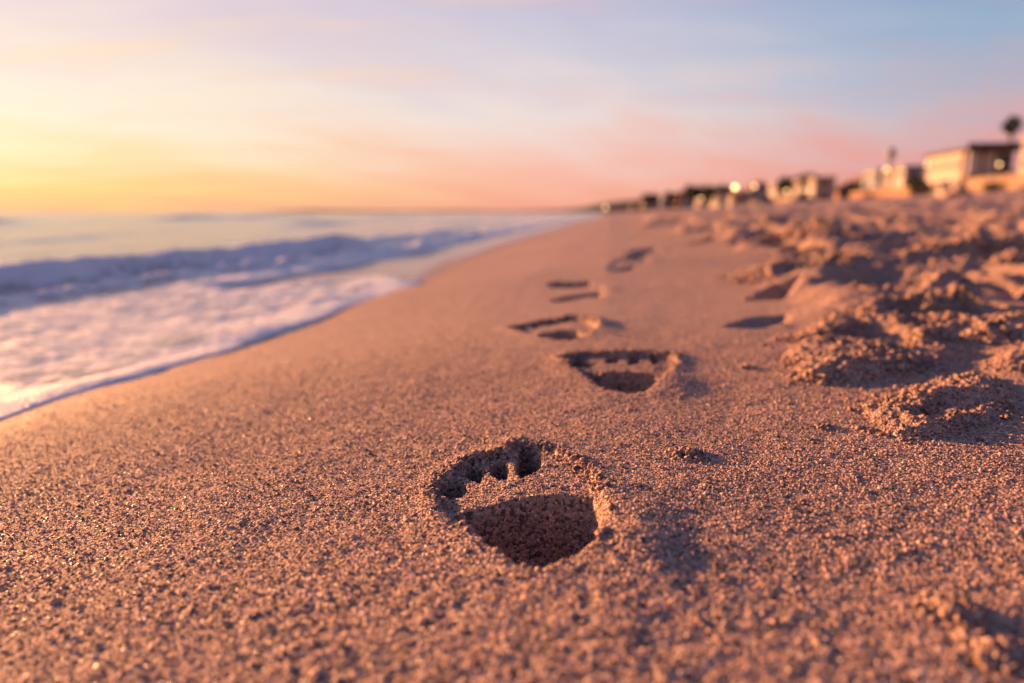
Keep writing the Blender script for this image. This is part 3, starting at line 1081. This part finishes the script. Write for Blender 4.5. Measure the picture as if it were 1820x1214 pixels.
def scatter_crumbs():
    P, S = [], []
    for i, (poly, hm, ew, ls, lab, hol) in enumerate(MOUNDS_):
        xs = [p[0] for p in poly]
        ys = [p[1] for p in poly]
        n = 7000
        x = RNG.uniform(min(xs) - ew, max(xs) + ew, n)
        y = RNG.uniform(min(ys) - ew, max(ys) + ew, n)
        d = sdf_poly(x, y, poly)
        pr = np.where(d > 0, 0.35 + 0.65 * np.exp(-d / ew), np.exp(d / (ew * 0.35)))
        pr *= (vnoise(x, y, ew * 2, 300) > -0.25)
        k = RNG.random(n) < pr * 0.75
        x, y = x[k][:2300], y[k][:2300]
        s = ls * (0.13 + 0.34 * RNG.random(len(x)) ** 2.2)
        P.append(np.stack([x, y], -1))
        S.append(s)
    for i, p in enumerate(PRINTS[:3]):
        poly = p['outline']
        n = (1000, 450, 250)[i]
        k = 0
        m = len(poly)
        pts = []
        for _ in range(n):
            j = RNG.integers(m)
            t = RNG.random()
            a, b = poly[j], poly[(j + 1) % m]
            off = RNG.normal(size=2) * 0.0045
            pts.append((a[0] + (b[0] - a[0]) * t + off[0], a[1] + (b[1] - a[1]) * t + off[1]))
        pts = np.array(pts)
        mid_y = np.mean([q[1] for q in poly])
        kk = RNG.random(n) < np.where(pts[:, 1] > mid_y - 0.01, 0.95, 0.15)
        pts = pts[kk]
        P.append(pts)
        S.append((0.0010 + 0.0030 * RNG.random(len(pts)) ** 2.2) * (1, 1.2, 1.6)[i])
    # stray grains lying on the smooth sand
    n = 900
    u = np.exp(RNG.uniform(math.log(0.3), math.log(2.5), n))
    v = RNG.uniform(-0.5, 0.9, n) * u
    x, y = xy(u, v)
    P.append(np.stack([x, y], -1))
    S.append(0.0006 + 0.0016 * RNG.random(n) ** 4)
    P = np.concatenate(P)
    S = np.concatenate(S)
    h = beach_h(P[:, 0], P[:, 1])[0]
    pts = np.stack([P[:, 0], P[:, 1], h + S * 0.15], -1)
    o = blobs('sand_crumbs', pts, S, seed=1)
    tag(o, 'loose crumbs of sand strewn over the heaps and print edges', 'sand crumbs', kind='stuff')


scatter_crumbs()


def clod(px, py, wpx, label, n=40, size=0.2, tall=0.5, name='sand_clod'):
    c = ground_at(px, py)
    dist = math.hypot(c[0], c[1])
    half = wpx / FPX * dist * 0.5
    z0 = float(beach_h(np.array([c[0]]), np.array([c[1]]))[0][0])
    pts, sz = [], []
    for k in range(n):
        a = RNG.random() * 6.283
        rr = math.sqrt(RNG.random())
        s = half * size * (0.5 + RNG.random())
        x = c[0] + math.cos(a) * rr * half * 0.9
        y = c[1] + math.sin(a) * rr * half * 0.9
        pts.append((x, y, 0))
        sz.append(s * (1.15 - 0.5 * rr))
    pts = np.array(pts)
    hh = beach_h(pts[:, 0], pts[:, 1])[0]
    rr = np.hypot(pts[:, 0] - c[0], pts[:, 1] - c[1]) / half
    pts[:, 2] = hh + (1 - np.clip(rr, 0, 1)) * half * tall * RNG.random(n)
    o = blobs(name, pts, np.array(sz), origin=(c[0], c[1], z0), seed=int(px), sub=ICO2 if wpx > 60 else ICO1)
    tag(o, label, 'sand clod', 'loose clods on the smooth sand')
    return o


clod(1222, 818, 70, 'low patch of crumbled sand close to the sharpest footprint', 70, 0.17, 0.25)
clod(1458, 766, 44, 'small crumb of sand before the hollow mound', 26, 0.22, 0.3)
clod(1324, 658, 38, 'tiny sand crumb lying level with the second footprint', 18, 0.26, 0.35)
clod(1130, 876, 26, 'little flattened crumb touching the wall of the sharpest footprint', 14, 0.26, 0.25)
clod(230, 880, 18, 'single dark speck of sand alone on the seaward slope', 6, 0.4, 0.5)
clod(1690, 1090, 110, 'blurred orange clod in the bottom corner closest to the lens', 60, 0.2, 0.2)
clod(1770, 1165, 120, 'blurred dark clod just below the orange one in the corner', 50, 0.2, 0.2)
clod(1372, 412, 34, 'round orange ball of sand standing alone on the churned beach', 30, 0.55, 1.1)
clod(1355, 612, 20, 'lone crumb of sand by the tip of the churned heap', 8, 0.4, 0.5)
clod(1340, 530, 36, 'flat blurred clod beside the shadowed hollow', 16, 0.35, 0.4)

# ------------------------------------------------------------------ hills far along the coast
def hill(name, pts, depth, width, label):
    """long low ridge: crest heights over pixel columns, with real depth"""
    n = 60
    xs = np.linspace(pts[0][0], pts[-1][0], n)
    hs = np.interp(xs, [p[0] for p in pts], [p[1] for p in pts])
    m = 14
    vs, fs = [], []
    for j in range(m):
        t = j / (m - 1)
        for i in range(n):
            a = (xs[i] - 910) / FPX
            y = depth + (t - 0.3) * width
            prof = math.sin(math.pi * min(1, max(0, t))) ** 0.7
            h = hs[i] / FPX * depth * prof * (1 + 0.25 * math.sin(i * 1.7 + j * 0.9) * 0.4)
            vs.append((a * depth, y, -3 + h + 3 * prof))
    for j in range(m - 1):
        for i in range(n - 1):
            k = j * n + i
            fs.append((k, k + 1, k + n + 1, k + n))
    me = bpy.data.meshes.new(name)
    me.from_pydata(vs, [], fs)
    for p in me.polygons:
        p.use_smooth = True
    o = link_mesh(name, me, None, M['hill'])
    tag(o, label, 'hill', kind='structure')


hill('headland', [(860, 0.5), (940, 3), (1000, 5), (1040, 9), (1070, 16), (1100, 20), (1150, 24), (1220, 26), (1300, 20)], 3600, 900, 'dark low headland where the beach meets the horizon')
hill('far_hills', [(440, 0), (500, 3), (560, 5), (640, 4), (720, 3), (800, 4), (900, 3), (1000, 5), (1080, 6)], 9500, 1500, 'faint low hills on the sea horizon')


# ------------------------------------------------------------------ buildings and street things
def box_bm(bm, x0, x1, y0, y1, z0, z1, bevel=0.0):
    vs = [bm.verts.new(p) for p in ((x0, y0, z0), (x1, y0, z0), (x1, y1, z0), (x0, y1, z0), (x0, y0, z1), (x1, y0, z1), (x1, y1, z1), (x0, y1, z1))]
    for f in ((3, 2, 1, 0), (4, 5, 6, 7), (0, 1, 5, 4), (1, 2, 6, 5), (2, 3, 7, 6), (3, 0, 4, 7)):
        bm.faces.new([vs[i] for i in f])


def box(name, x0, x1, y0, y1, z0, z1, mat, parent=None):
    bm = bmesh.new()
    box_bm(bm, x0, x1, y0, y1, z0, z1)
    return fin(name, bm, mat, parent)


def fin(name, bm, mat, parent=None, smooth=False):
    me = bpy.data.meshes.new(name)
    bm.to_mesh(me)
    bm.free()
    if smooth:
        for p in me.polygons:
            p.use_smooth = True
    return link_mesh(name, me, parent, mat)


def tube_bm(bm, a, b, ra, rb, seg=10):
    a, b = Vector(a), Vector(b)
    q = (b - a).to_track_quat('Z', 'Y')
    r1 = [bm.verts.new(a + q @ Vector((math.cos(6.2832 * i / seg) * ra, math.sin(6.2832 * i / seg) * ra, 0))) for i in range(seg)]
    r2 = [bm.verts.new(b + q @ Vector((math.cos(6.2832 * i / seg) * rb, math.sin(6.2832 * i / seg) * rb, 0))) for i in range(seg)]
    for i in range(seg):
        bm.faces.new((r1[i], r1[(i + 1) % seg], r2[(i + 1) % seg], r2[i]))
    bm.faces.new(r1[::-1])
    bm.faces.new(r2)


def land(px, py, depth):
    """foot of a thing: pixel column at a depth, standing on the land"""
    p = at(px, py, depth)
    return Vector((p[0], p[1], float(base_h(p[0], p[1]))))


RZ = -SHORE     # local +Y along the shore, local -X faces the sea


def window(parent, face, a, b, z0, z1, fm='frame'):
    """face: ('x', xpos) sea front, ('y', ypos) end towards the camera; sub-parts frame and sill"""
    t = 0.10
    ax, pos = face
    pane_t = 0.03
    if ax == 'x':
        w_ = box('window', pos - 0.05, pos - 0.003, a, b, z0, z1, M['glass'], parent)
        bm = bmesh.new()
        for (p, q, r, s) in ((a - t, a, z0 - t, z1 + t), (b, b + t, z0 - t, z1 + t), (a, b, z1, z1 + t), (a, b, z0 - t, z0), ((a + b) / 2 - 0.05, (a + b) / 2 + 0.05, z0, z1)):
            box_bm(bm, pos - 0.12, pos - 0.004, p, q, r, s)
        fin('frame', bm, M[fm], w_)
        box('sill', pos - 0.25, pos - 0.122, a - 0.2, b + 0.2, z0 - t - 0.08, z0 - t, M['white'], w_)
    else:
        w_ = box('window', a, b, pos - 0.05, pos - 0.003, z0, z1, M['glass'], parent)
        bm = bmesh.new()
        for (p, q, r, s) in ((a - t, a, z0 - t, z1 + t), (b, b + t, z0 - t, z1 + t), (a, b, z1, z1 + t), (a, b, z0 - t, z0), ((a + b) / 2 - 0.05, (a + b) / 2 + 0.05, z0, z1)):
            box_bm(bm, p, q, pos - 0.12, pos - 0.004, r, s)
        fin('frame', bm, M[fm], w_)
        box('sill', a - 0.2, b + 0.2, pos - 0.25, pos - 0.122, z0 - t - 0.08, z0 - t, M['white'], w_)
    return w_


def house(name, label, loc, w_, d_, h_, wall, roof='flat', roofm='roof_dark', storeys=2, nx=3, ny=2, drop=1.5, group='houses along the beach', door=True):
    """w_: width away from the sea, d_: length along the shore; origin = corner towards camera and sea"""
    root = empty(name, loc, RZ)
    tag(root, label, 'house', group)
    box('wall', 0, w_, 0, d_, -drop, h_, M[wall], root)
    if roof == 'flat':
        bm = bmesh.new()
        box_bm(bm, -0.4, w_ + 0.4, -0.4, d_ + 0.4, h_ + 0.003, h_ + 0.35)
        rf = fin('roof', bm, M[roofm], root)
        box('parapet', -0.2, w_ + 0.2, -0.2, d_ + 0.2, h_ + 0.353, h_ + 0.6, M[wall], rf)
    else:
        bm = bmesh.new()
        e = 0.5
        hr = w_ * 0.28
        a = [bm.verts.new(p) for p in ((-e, -e, h_), (w_ + e, -e, h_), (w_ + e, d_ + e, h_), (-e, d_ + e, h_))]
        c = [bm.verts.new((w_ / 2, (w_ * 0.35 if roof == 'hip' else -e), h_ + hr)), bm.verts.new((w_ / 2, d_ - (w_ * 0.35 if roof == 'hip' else -e), h_ + hr))]
        bm.faces.new((a[0], a[1], c[0]))
        bm.faces.new((a[1], a[2], c[1], c[0]))
        bm.faces.new((a[2], a[3], c[1]))
        bm.faces.new((a[3], a[0], c[0], c[1]))
        bm.faces.new((a[3], a[2], a[1], a[0]))
        rf = fin('roof', bm, M[roofm], root)
        box('chimney', w_ * 0.62, w_ * 0.62 + 0.7, d_ * 0.6, d_ * 0.6 + 0.7, h_ + hr * 0.4, h_ + hr + 0.7, M['terra'], rf)
    sh = h_ / storeys
    for s in range(storeys):
        for i in range(nx):
            a = d_ * (i + 0.5) / nx
            window(root, ('x', 0), a - d_ / nx * 0.25, a + d_ / nx * 0.25, s * sh + sh * 0.32, s * sh + sh * 0.80, 'frame_white')
        for i in range(ny):
            a = w_ * (i + 0.5) / ny
            window(root, ('y', 0), a - w_ / ny * 0.25, a + w_ / ny * 0.25, s * sh + sh * 0.32, s * sh + sh * 0.80)
    return root


# --- the big pale house with the glazed end
loc = land(1708, 340, 140)
big = empty('beach_house', loc, RZ)
tag(big, 'big pale beach house with dark flat roof and glazed end', 'house', 'houses along the beach')
HZ = 8.2
box('wall', 0, 9.0, 0.9, 17, -2, HZ, M['cream'], big)
rf = box('roof', -0.5, 10.2, -1.6, 17.4, HZ + 0.003, HZ + 0.75, M['roof_dark'], big)
box('roof_rail', -0.3, 9.8, -1.3, -1.2, HZ + 0.753, HZ + 1.5, M['frame'], rf)
box('balcony', 0.0, 9.6, -1.5, 0.897, 3.4, 3.75, M['cream'], big)
box('terrace', -1.0, 12.0, -3.0, 0.897, -2, 0.5, M['terra'], big)
for k in range(5):
    x0 = 0.35 + k * 1.78
    pn = box('glass_panel' if k > 2 else 'sky_reflection_panel', x0, x0 + 1.5, 0.80, 0.897, 3.9, HZ - 0.5, M['glass' if k > 2 else 'white'], big)  # first three panes are plain white: sky reflection in the glazing put into colour
    box('post', x0 + 1.55, x0 + 1.72, 0.60, 0.897, 3.8, HZ - 0.02, M['frame' if k % 2 else 'frame_white'], pn)
for k in range(4):
    x0 = 0.5 + k * 2.2
    window(big, ('y', 0.9), x0, x0 + 1.4, 1.0, 2.8)
for s in range(2):
    for k in range(4):
        a = 2.2 + k * 4.0
        window(big, ('x', 0), a, a + 1.7, 1.2 + s * 3.9, 3.0 + s * 3.9, 'frame_white')
for k in range(2):
    box('column', 0.1 + k * 9.1, 0.4 + k * 9.1, -1.4, -1.1, 3.76, HZ, M['frame_white'], big)

# --- neighbours, near to far
house('beach_house', 'tall cream house with clay coloured top cut by the picture edge', land(1862, 330, 118), 10, 9, 9.0, 'cream', 'flat', 'roof_tile', 3, 3, 3)
house('beach_house', 'small white cube house below the thin mast', land(1604, 340, 178), 9, 14, 7.2, 'white', 'flat', 'roof_dark', 2, 3, 2)
house('beach_house', 'grey blue house with flat roof beside the white cube house', land(1556, 335, 225), 8, 12, 9.0, 'grey', 'flat', 'roof_dark', 2, 3, 2)
house('beach_house', 'dark roofed cream house by the dim lamps', land(1418, 355, 250), 9, 26, 8.0, 'cream', 'hip', 'roof_dark', 2, 4, 2)
house('beach_house', 'narrow cream house catching the light between dark roof and trees', land(1446, 352, 215), 6, 8, 7.0, 'cream', 'flat', 'roof_dark', 2, 2, 1)
house('beach_house', 'terracotta house tucked between dark trees', land(1500, 345, 260), 8, 14, 5.0, 'terra', 'hip', 'roof_tile', 2, 3, 2)
house('beach_house', 'low white house under dark trees left of the brightest lamp', land(1276, 366, 330), 11, 30, 6.0, 'white', 'hip', 'roof_dark', 1, 5, 2)
house('beach_house', 'cream house with clay roof right behind the brightest lamp', land(1332, 362, 330), 10, 20, 8.5, 'cream', 'hip', 'roof_tile', 2, 3, 2)
house('beach_house', 'far terracotta house among trees toward the headland', land(1205, 368, 480), 12, 26, 11.0, 'terra', 'hip', 'roof_tile', 2, 4, 2)
house('beach_house', 'far grey house next to the terracotta one', land(1178, 369, 560), 12, 34, 12.5, 'grey', 'flat', 'roof_dark', 2, 4, 2)
house('beach_house', 'small pink lit house farthest along the shore', land(1142, 372, 560), 9, 26, 8.5, 'white', 'hip', 'roof_tile', 2, 3, 2)
house('beach_house', 'far brown house just before the last lamp', land(1160, 371, 700), 14, 40, 15.0, 'stone', 'flat', 'roof_dark', 2, 4, 2)

house('beach_house', 'pale two storey house between the paired lamps and the dark roofed house', land(1378, 357, 285), 8, 14, 7.5, 'white', 'flat', 'roof_tile', 2, 3, 2)
house('beach_house', 'small cream bungalow beside the low white house', land(1300, 366, 300), 7, 12, 4.5, 'cream', 'hip', 'roof_tile', 1, 3, 2)
house('beach_house', 'pale house standing between the far trees and the low white house', land(1242, 367, 400), 10, 22, 7.5, 'cream', 'flat', 'roof_dark', 2, 3, 2)
house('beach_house', 'white villa behind the terracotta sea wall', land(1528, 343, 250), 8, 12, 7.0, 'white', 'hip', 'roof_tile', 2, 3, 2)
house('beach_house', 'pale terrace house seen between the far brown tree and the headland', land(1122, 373, 640), 9, 40, 7.0, 'cream', 'hip', 'roof_tile', 2, 4, 2)

# --- long sea walls
def sea_wall(label, p0, p1, h, mat, n):
    a, b = land(*p0), land(*p1)
    root = empty('sea_wall', a)
    tag(root, label, 'wall', 'sea walls below the houses')
    d = b - a
    L = math.hypot(d.x, d.y)
    ang = math.atan2(d.y, d.x)
    root.rotation_euler = (0, 0, ang)
    for i in range(n):
        x0, x1 = L * i / n, L * (i + 1) / n - 0.04
        z = d.z * (i + 0.5) / n
        sec = box('wall_section', x0, x1, -0.25, 0.25, z - 1.5, z + h * (0.96 + 0.08 * RNG.random()), M[mat], root)
        box('coping', x0, x1, -0.33, 0.33, z + h * 1.04 + 0.003, z + h * 1.04 + 0.15, M['cream' if mat != 'cream' else 'stone'], sec)
    return root


sea_wall('long terracotta sea wall below the small white house', (1620, 345, 165), (1452, 352, 245), 2.0, 'terra', 9)
sea_wall('sandstone terrace wall below the big pale house', (1850, 335, 98), (1716, 345, 128), 2.3, 'stone', 7)
sea_wall('low pale wall before the dark roofed house', (1440, 358, 225), (1296, 366, 330), 1.2, 'stone', 10)


# --- vegetation
def leaf_ball(name, parent, c, rx, ry, rz, n, size, mat, rng):
    vs, fs = [], []
    for k in range(n):
        d = rng.normal(size=3)
        d /= np.linalg.norm(d)
        rr = rng.random() ** 0.4 * (0.8 + 0.35 * math.sin(d[0] * 5 + c[0]) * math.cos(d[2] * 4 + d[1] * 3))
        p = np.array(c) + d * rr * np.array([rx, ry, rz])
        a = rng.normal(size=3)
        a /= np.linalg.norm(a)
        b = np.cross(a, rng.normal(size=3))
        b /= np.linalg.norm(b) + 1e-9
        s = size * (0.6 + 0.8 * rng.random())
        i0 = len(vs)
        vs += [tuple(p - a * s), tuple(p + b * s * 0.45), tuple(p + a * s), tuple(p - b * s * 0.45)]
        fs.append((i0, i0 + 1, i0 + 2, i0 + 3))
    me = bpy.data.meshes.new(name)
    me.from_pydata(vs, [], fs)
    return link_mesh(name, me, parent, mat)


def tree(px, py, depth, h, w_, label, mat='leaf', seed=0):
    rng = np.random.default_rng(500 + seed)
    loc = land(px, py, depth)
    root = empty('shore_tree', loc)
    tag(root, label, 'tree', 'dark trees between the houses')
    bm = bmesh.new()
    tube_bm(bm, (0, 0, -1), (0.1 * h, 0, h * 0.5), 0.07 * h, 0.04 * h, 8)
    for k in range(5):
        a = 6.283 * k / 5
        tube_bm(bm, (0.08 * h, 0, h * 0.4), (0.08 * h + math.cos(a) * w_ * 0.35, math.sin(a) * w_ * 0.35, h * (0.65 + 0.08 * (k % 3))), 0.03 * h, 0.012 * h, 6)
    fin('trunk', bm, M['bark'], root, True)
    leaf_ball('crown', root, (0.08 * h, 0, h * 0.68), w_ * 0.55, w_ * 0.55, h * 0.36, 1100, h * 0.07, M[mat], rng)


tree(1466, 345, 240, 5.5, 8, 'dark spreading tree right of the lamps before the terracotta house', 'leaf', 1)
tree(1512, 342, 235, 6.0, 5, 'narrow dark tree left of the grey blue house', 'leaf', 2)
tree(1395, 355, 262, 9.5, 9, 'dark tree rising behind the dark roofed cream house', 'leaf', 3)
tree(1228, 366, 345, 11.5, 10, 'dark tree at the end of the low white house', 'leaf', 4)
tree(1258, 366, 350, 11.0, 9, 'dark tree over the middle of the low white house', 'leaf', 5)
tree(1284, 366, 350, 10.5, 8, 'dark tree closest to the brightest lamp', 'leaf', 6)
tree(1190, 368, 430, 11.0, 9, 'brown dry tree before the far grey house', 'leaf2', 7)
tree(1625, 345, 150, 4.0, 4.5, 'dark bushy tree at the corner of the big pale house', 'leaf', 8)
tree(1768, 335, 146, 6.5, 4.5, 'dark tree under the palm beside the glazed end', 'leaf', 9)
tree(1150, 370, 520, 13.0, 12, 'brown tree mass near the last lamp', 'leaf2', 10)


def shrub(px, py, depth, h, w_, label, mat, seed):
    rng = np.random.default_rng(700 + seed)
    loc = land(px, py, depth)
    root = empty('shrub', loc)
    tag(root, label, 'shrub', 'low shrubs on the upper beach')
    bm = bmesh.new()
    for k in range(6):
        a = 6.283 * k / 6
        tube_bm(bm, (0, 0, -0.3), (math.cos(a) * w_ * 0.3, math.sin(a) * w_ * 0.3, h * 0.7), 0.05, 0.02, 5)
    fin('stem', bm, M['bark'], root)
    leaf_ball('foliage', root, (0, 0, h * 0.5), w_ * 0.5, w_ * 0.5, h * 0.5, 500, h * 0.14, M[mat], rng)


shrub(1640, 348, 120, 2.0, 5.0, 'reddish brown shrub at the foot of the big pale house', 'leaf2', 1)
shrub(1545, 352, 150, 1.3, 5.0, 'low brown shrub below the terracotta sea wall', 'leaf2', 2)
shrub(1765, 340, 105, 1.6, 4.0, 'dark shrub against the sandstone terrace wall', 'leaf', 3)
shrub(1130, 374, 330, 2.2, 9.0, 'low dark shrub where the beach meets the far houses', 'leaf2', 4)
shrub(1200, 372, 260, 1.8, 7.0, 'low brown shrub before the far terracotta house', 'leaf2', 5)


# --- palm
def palm():
    rng = np.random.default_rng(42)
    loc = land(1787, 330, 150)
    root = empty('palm_tree', loc)
    tag(root, 'tall slender fan palm with round crown above the houses', 'palm tree')
    top = at(1800, 222, 150)
    H = top[2] - loc.z
    bm = bmesh.new()
    n = 14
    pts = []
    tx = top[0] - loc.x
    for i in range(n + 1):
        t = i / n
        pts.append((tx * t ** 1.4, 0, -0.5 + (H + 0.5) * t))
    for i in range(n):
        r0 = 0.46 - 0.18 * i / n
        tube_bm(bm, pts[i], pts[i + 1], r0 * (1.06 if i % 2 else 1.0), r0 - 0.012, 10)
    fin('trunk', bm, M['bark'], root, True)

    def fronds(name, count, lo, hi, length, mat, droop):
        vs, fs = [], []
        for k in range(count):
            az = rng.random() * 6.283
            el = R(lo + (hi - lo) * rng.random())
            d = np.array([math.cos(az) * math.cos(el), math.sin(az) * math.cos(el), math.sin(el)])
            side = np.cross(d, (0, 0, 1.0))
            side /= np.linalg.norm(side) + 1e-9
            up = np.cross(side, d)
            L = length * (0.8 + 0.4 * rng.random())
            base = np.array([tx, 0, H - 0.1])
            hub = base + d * L * 0.45
            # stalk
            i0 = len(vs)
            wv = side * 0.04
            vs += [tuple(base - wv), tuple(base + wv), tuple(hub + wv), tuple(hub - wv)]
            fs.append((i0, i0 + 1, i0 + 2, i0 + 3))
            # fan of pointed leaflets
            for j in range(13):
                a = (j - 6) / 6 * 1.25
                ld = d * math.cos(a) + side * math.sin(a)
                tip = hub + ld * L * 0.62 - np.array([0, 0, droop * L * 0.25 * (0.5 + abs(a))])
                pr = np.cross(ld, up)
                pr /= np.linalg.norm(pr) + 1e-9
                midp = hub + (tip - hub) * 0.5 + up * 0.05
                i0 = len(vs)
                vs += [tuple(hub), tuple(midp + pr * 0.085), tuple(tip), tuple(midp - pr * 0.085)]
                fs.append((i0, i0 + 1, i0 + 2, i0 + 3))
        me = bpy.data.meshes.new(name)
        me.from_pydata(vs, [], fs)
        link_mesh(name, me, root, mat)
    fronds('crown', 60, -25, 85, 2.1, M['frond'], 0.5)
    fronds('dead_frond_skirt', 36, -85, -35, 1.7, M['dead'], 0.3)


palm()


# --- lamps, mast, cars, hut
def street_lamp(px, py, depth, label, dia, mat='lamp'):
    p = at(px, py, depth)
    z0 = float(base_h(p[0], p[1]))
    root = empty('street_lamp', (p[0], p[1], z0))
    tag(root, label, 'street lamp', 'lit lamps along the beach')
    h = p[2] - z0
    bm = bmesh.new()
    tube_bm(bm, (0, 0, -0.5), (0, 0, h - dia * 0.5), 0.09, 0.06, 8)
    tube_bm(bm, (0, 0, -0.2), (0, 0, 0.5), 0.16, 0.13, 8)
    fin('post', bm, M['metal'], root, True)
    bm = bmesh.new()
    bmesh.ops.create_uvsphere(bm, u_segments=16, v_segments=10, radius=dia / 2)
    for v in bm.verts:
        v.co.z = v.co.z * 1.05 + h
    fin('globe', bm, M[mat], root, True)
    bm = bmesh.new()
    tube_bm(bm, (0, 0, h + dia * 0.5), (0, 0, h + dia * 0.72), dia * 0.3, dia * 0.06, 10)
    fin('cap', bm, M['metal'], root, True)


street_lamp(1306, 333, 120, 'brightest lit globe lamp over the low white house', 0.62)
street_lamp(1341, 331, 125, 'dimmer lit lamp just right of the brightest one', 0.60, 'lamp_dim')
street_lamp(1576, 301, 120, 'lit lamp beside the thin mast over the white cube house', 0.55, 'lamp_dim')
street_lamp(1076, 369, 150, 'faint lit lamp farthest along the shore by the headland', 0.55, 'lamp_dim')
street_lamp(1776, 292, 110, 'dim lamp before the glazed end of the big pale house', 0.45, 'lamp_dim')
street_lamp(1398, 340, 140, 'dim lamp over the pale two storey house', 0.5, 'lamp_dim')
street_lamp(1246, 353, 140, 'dim lamp in front of the low white house', 0.42, 'lamp_dim')
street_lamp(1648, 293, 118, 'dim lamp at the seaward corner of the big pale house', 0.42, 'lamp_dim')
street_lamp(1428, 338, 150, 'dim lamp at the corner of the dark roofed house', 0.5, 'lamp_dim')


def mast():
    p = at(1585, 262, 185)
    z0 = float(base_h(p[0], p[1]))
    root = empty('radio_mast', (p[0], p[1], z0))
    tag(root, 'thin lattice mast behind the small white cube house', 'mast')
    H = p[2] - z0
    for sx in (-1, 1):
        for sy in (-1, 1):
            bm = bmesh.new()
            tube_bm(bm, (sx * 0.9, sy * 0.9, -0.5), (sx * 0.5, sy * 0.5, H), 0.10, 0.08, 6)
            fin('leg', bm, M['metal'], root)
    bm = bmesh.new()
    n = 12
    for i in range(n):
        za, zb = H * i / n, H * (i + 1) / n
        wa, wb = 0.9 - 0.4 * i / n, 0.9 - 0.4 * (i + 1) / n
        for s in (-1, 1):
            tube_bm(bm, (-wa, s * wa, za), (wb, s * wb, zb), 0.05, 0.05, 5)
            tube_bm(bm, (s * wa, wa, za), (s * wb, -wb, zb), 0.05, 0.05, 5)
    fin('bracing', bm, M['metal'], root)
    bm = bmesh.new()
    box_bm(bm, -0.9, 0.9, -0.4, 0.4, H - 2.6, H - 0.4)
    fin('antenna_panel', bm, M['grey'], root)


mast()


def car(px, py, depth, rz, label):
    root = empty('parked_car', land(px, py, depth), rz)
    tag(root, label, 'car', 'cars parked behind the beach')
    prof = [(-2.1, 0.35), (-2.15, 0.75), (-1.9, 0.92), (-1.15, 1.0), (-0.6, 1.42), (0.75, 1.45), (1.45, 1.0), (2.0, 0.9), (2.15, 0.6), (2.1, 0.35)]
    bm = bmesh.new()
    l = [bm.verts.new((x, -0.85 + 0.12 * (z > 1.2), z)) for x, z in prof]
    r = [bm.verts.new((x, 0.85 - 0.12 * (z > 1.2), z)) for x, z in prof]
    bm.faces.new(l)
    bm.faces.new(r[::-1])
    for i in range(len(prof)):
        j = (i + 1) % len(prof)
        bm.faces.new((l[j], l[i], r[i], r[j]))
    fin('body', bm, M['blue'], root)
    for s in (-1, 1):
        bm = bmesh.new()
        y0 = s * 0.83
        vs = [bm.verts.new(p) for p in ((-1.0, s * 0.865, 1.02), (1.25, s * 0.865, 1.02), (0.7, s * 0.76, 1.38), (-0.55, s * 0.76, 1.38))]
        bm.faces.new(vs if s < 0 else vs[::-1])
        bmesh.ops.solidify(bm, geom=bm.faces[:], thickness=0.02)
        fin('side_window', bm, M['glass'], root)
        for x in (-1.35, 1.35):
            bm = bmesh.new()
            tube_bm(bm, (x, s * 0.70, 0.32), (x, s * 0.92, 0.32), 0.32, 0.32, 14)
            wl = fin('wheel', bm, M['rubber'], root)
            bm = bmesh.new()
            tube_bm(bm, (x, s * 0.9, 0.32), (x, s * 0.935, 0.32), 0.19, 0.17, 12)
            fin('rim', bm, M['metal'], wl)
        box('headlight', 2.08, 2.17, s * 0.6 - 0.15, s * 0.6 + 0.15, 0.62, 0.76, M['frame_white'], root)


car(1360, 358, 150, R(20), 'dark blue car parked below the dimmer of the paired lamps')
car(1426, 357, 145, R(10), 'dark blue car parked below the dark roofed house')


def hut():
    root = empty('beach_hut', land(1221, 364, 150), RZ)
    tag(root, 'narrow dark blue beach hut at the end of the low white house', 'hut')
    box('wall', -0.7, 0.7, -0.7, 0.7, -0.5, 2.2, M['blue'], root)
    bm = bmesh.new()
    a = [bm.verts.new(p) for p in ((-0.9, -0.9, 2.2), (0.9, -0.9, 2.2), (0.9, 0.9, 2.2), (-0.9, 0.9, 2.2), (0, -0.9, 2.9), (0, 0.9, 2.9))]
    for f in ((0, 1, 4), (1, 2, 5, 4), (2, 3, 5), (3, 0, 4, 5), (3, 2, 1, 0)):
        bm.faces.new([a[i] for i in f])
    fin('roof', bm, M['roof_dark'], root)
    d = box('door', -0.4, 0.4, -0.75, -0.703, 0.0, 1.9, M['grey'], root)
    box('handle', 0.25, 0.3, -0.80, -0.752, 0.9, 1.1, M['metal'], d)


hut()
clod(1698, 352, 46, 'pale orange sand heap in front of the big pale house', 60, 0.3, 0.9, 'sand_heap')
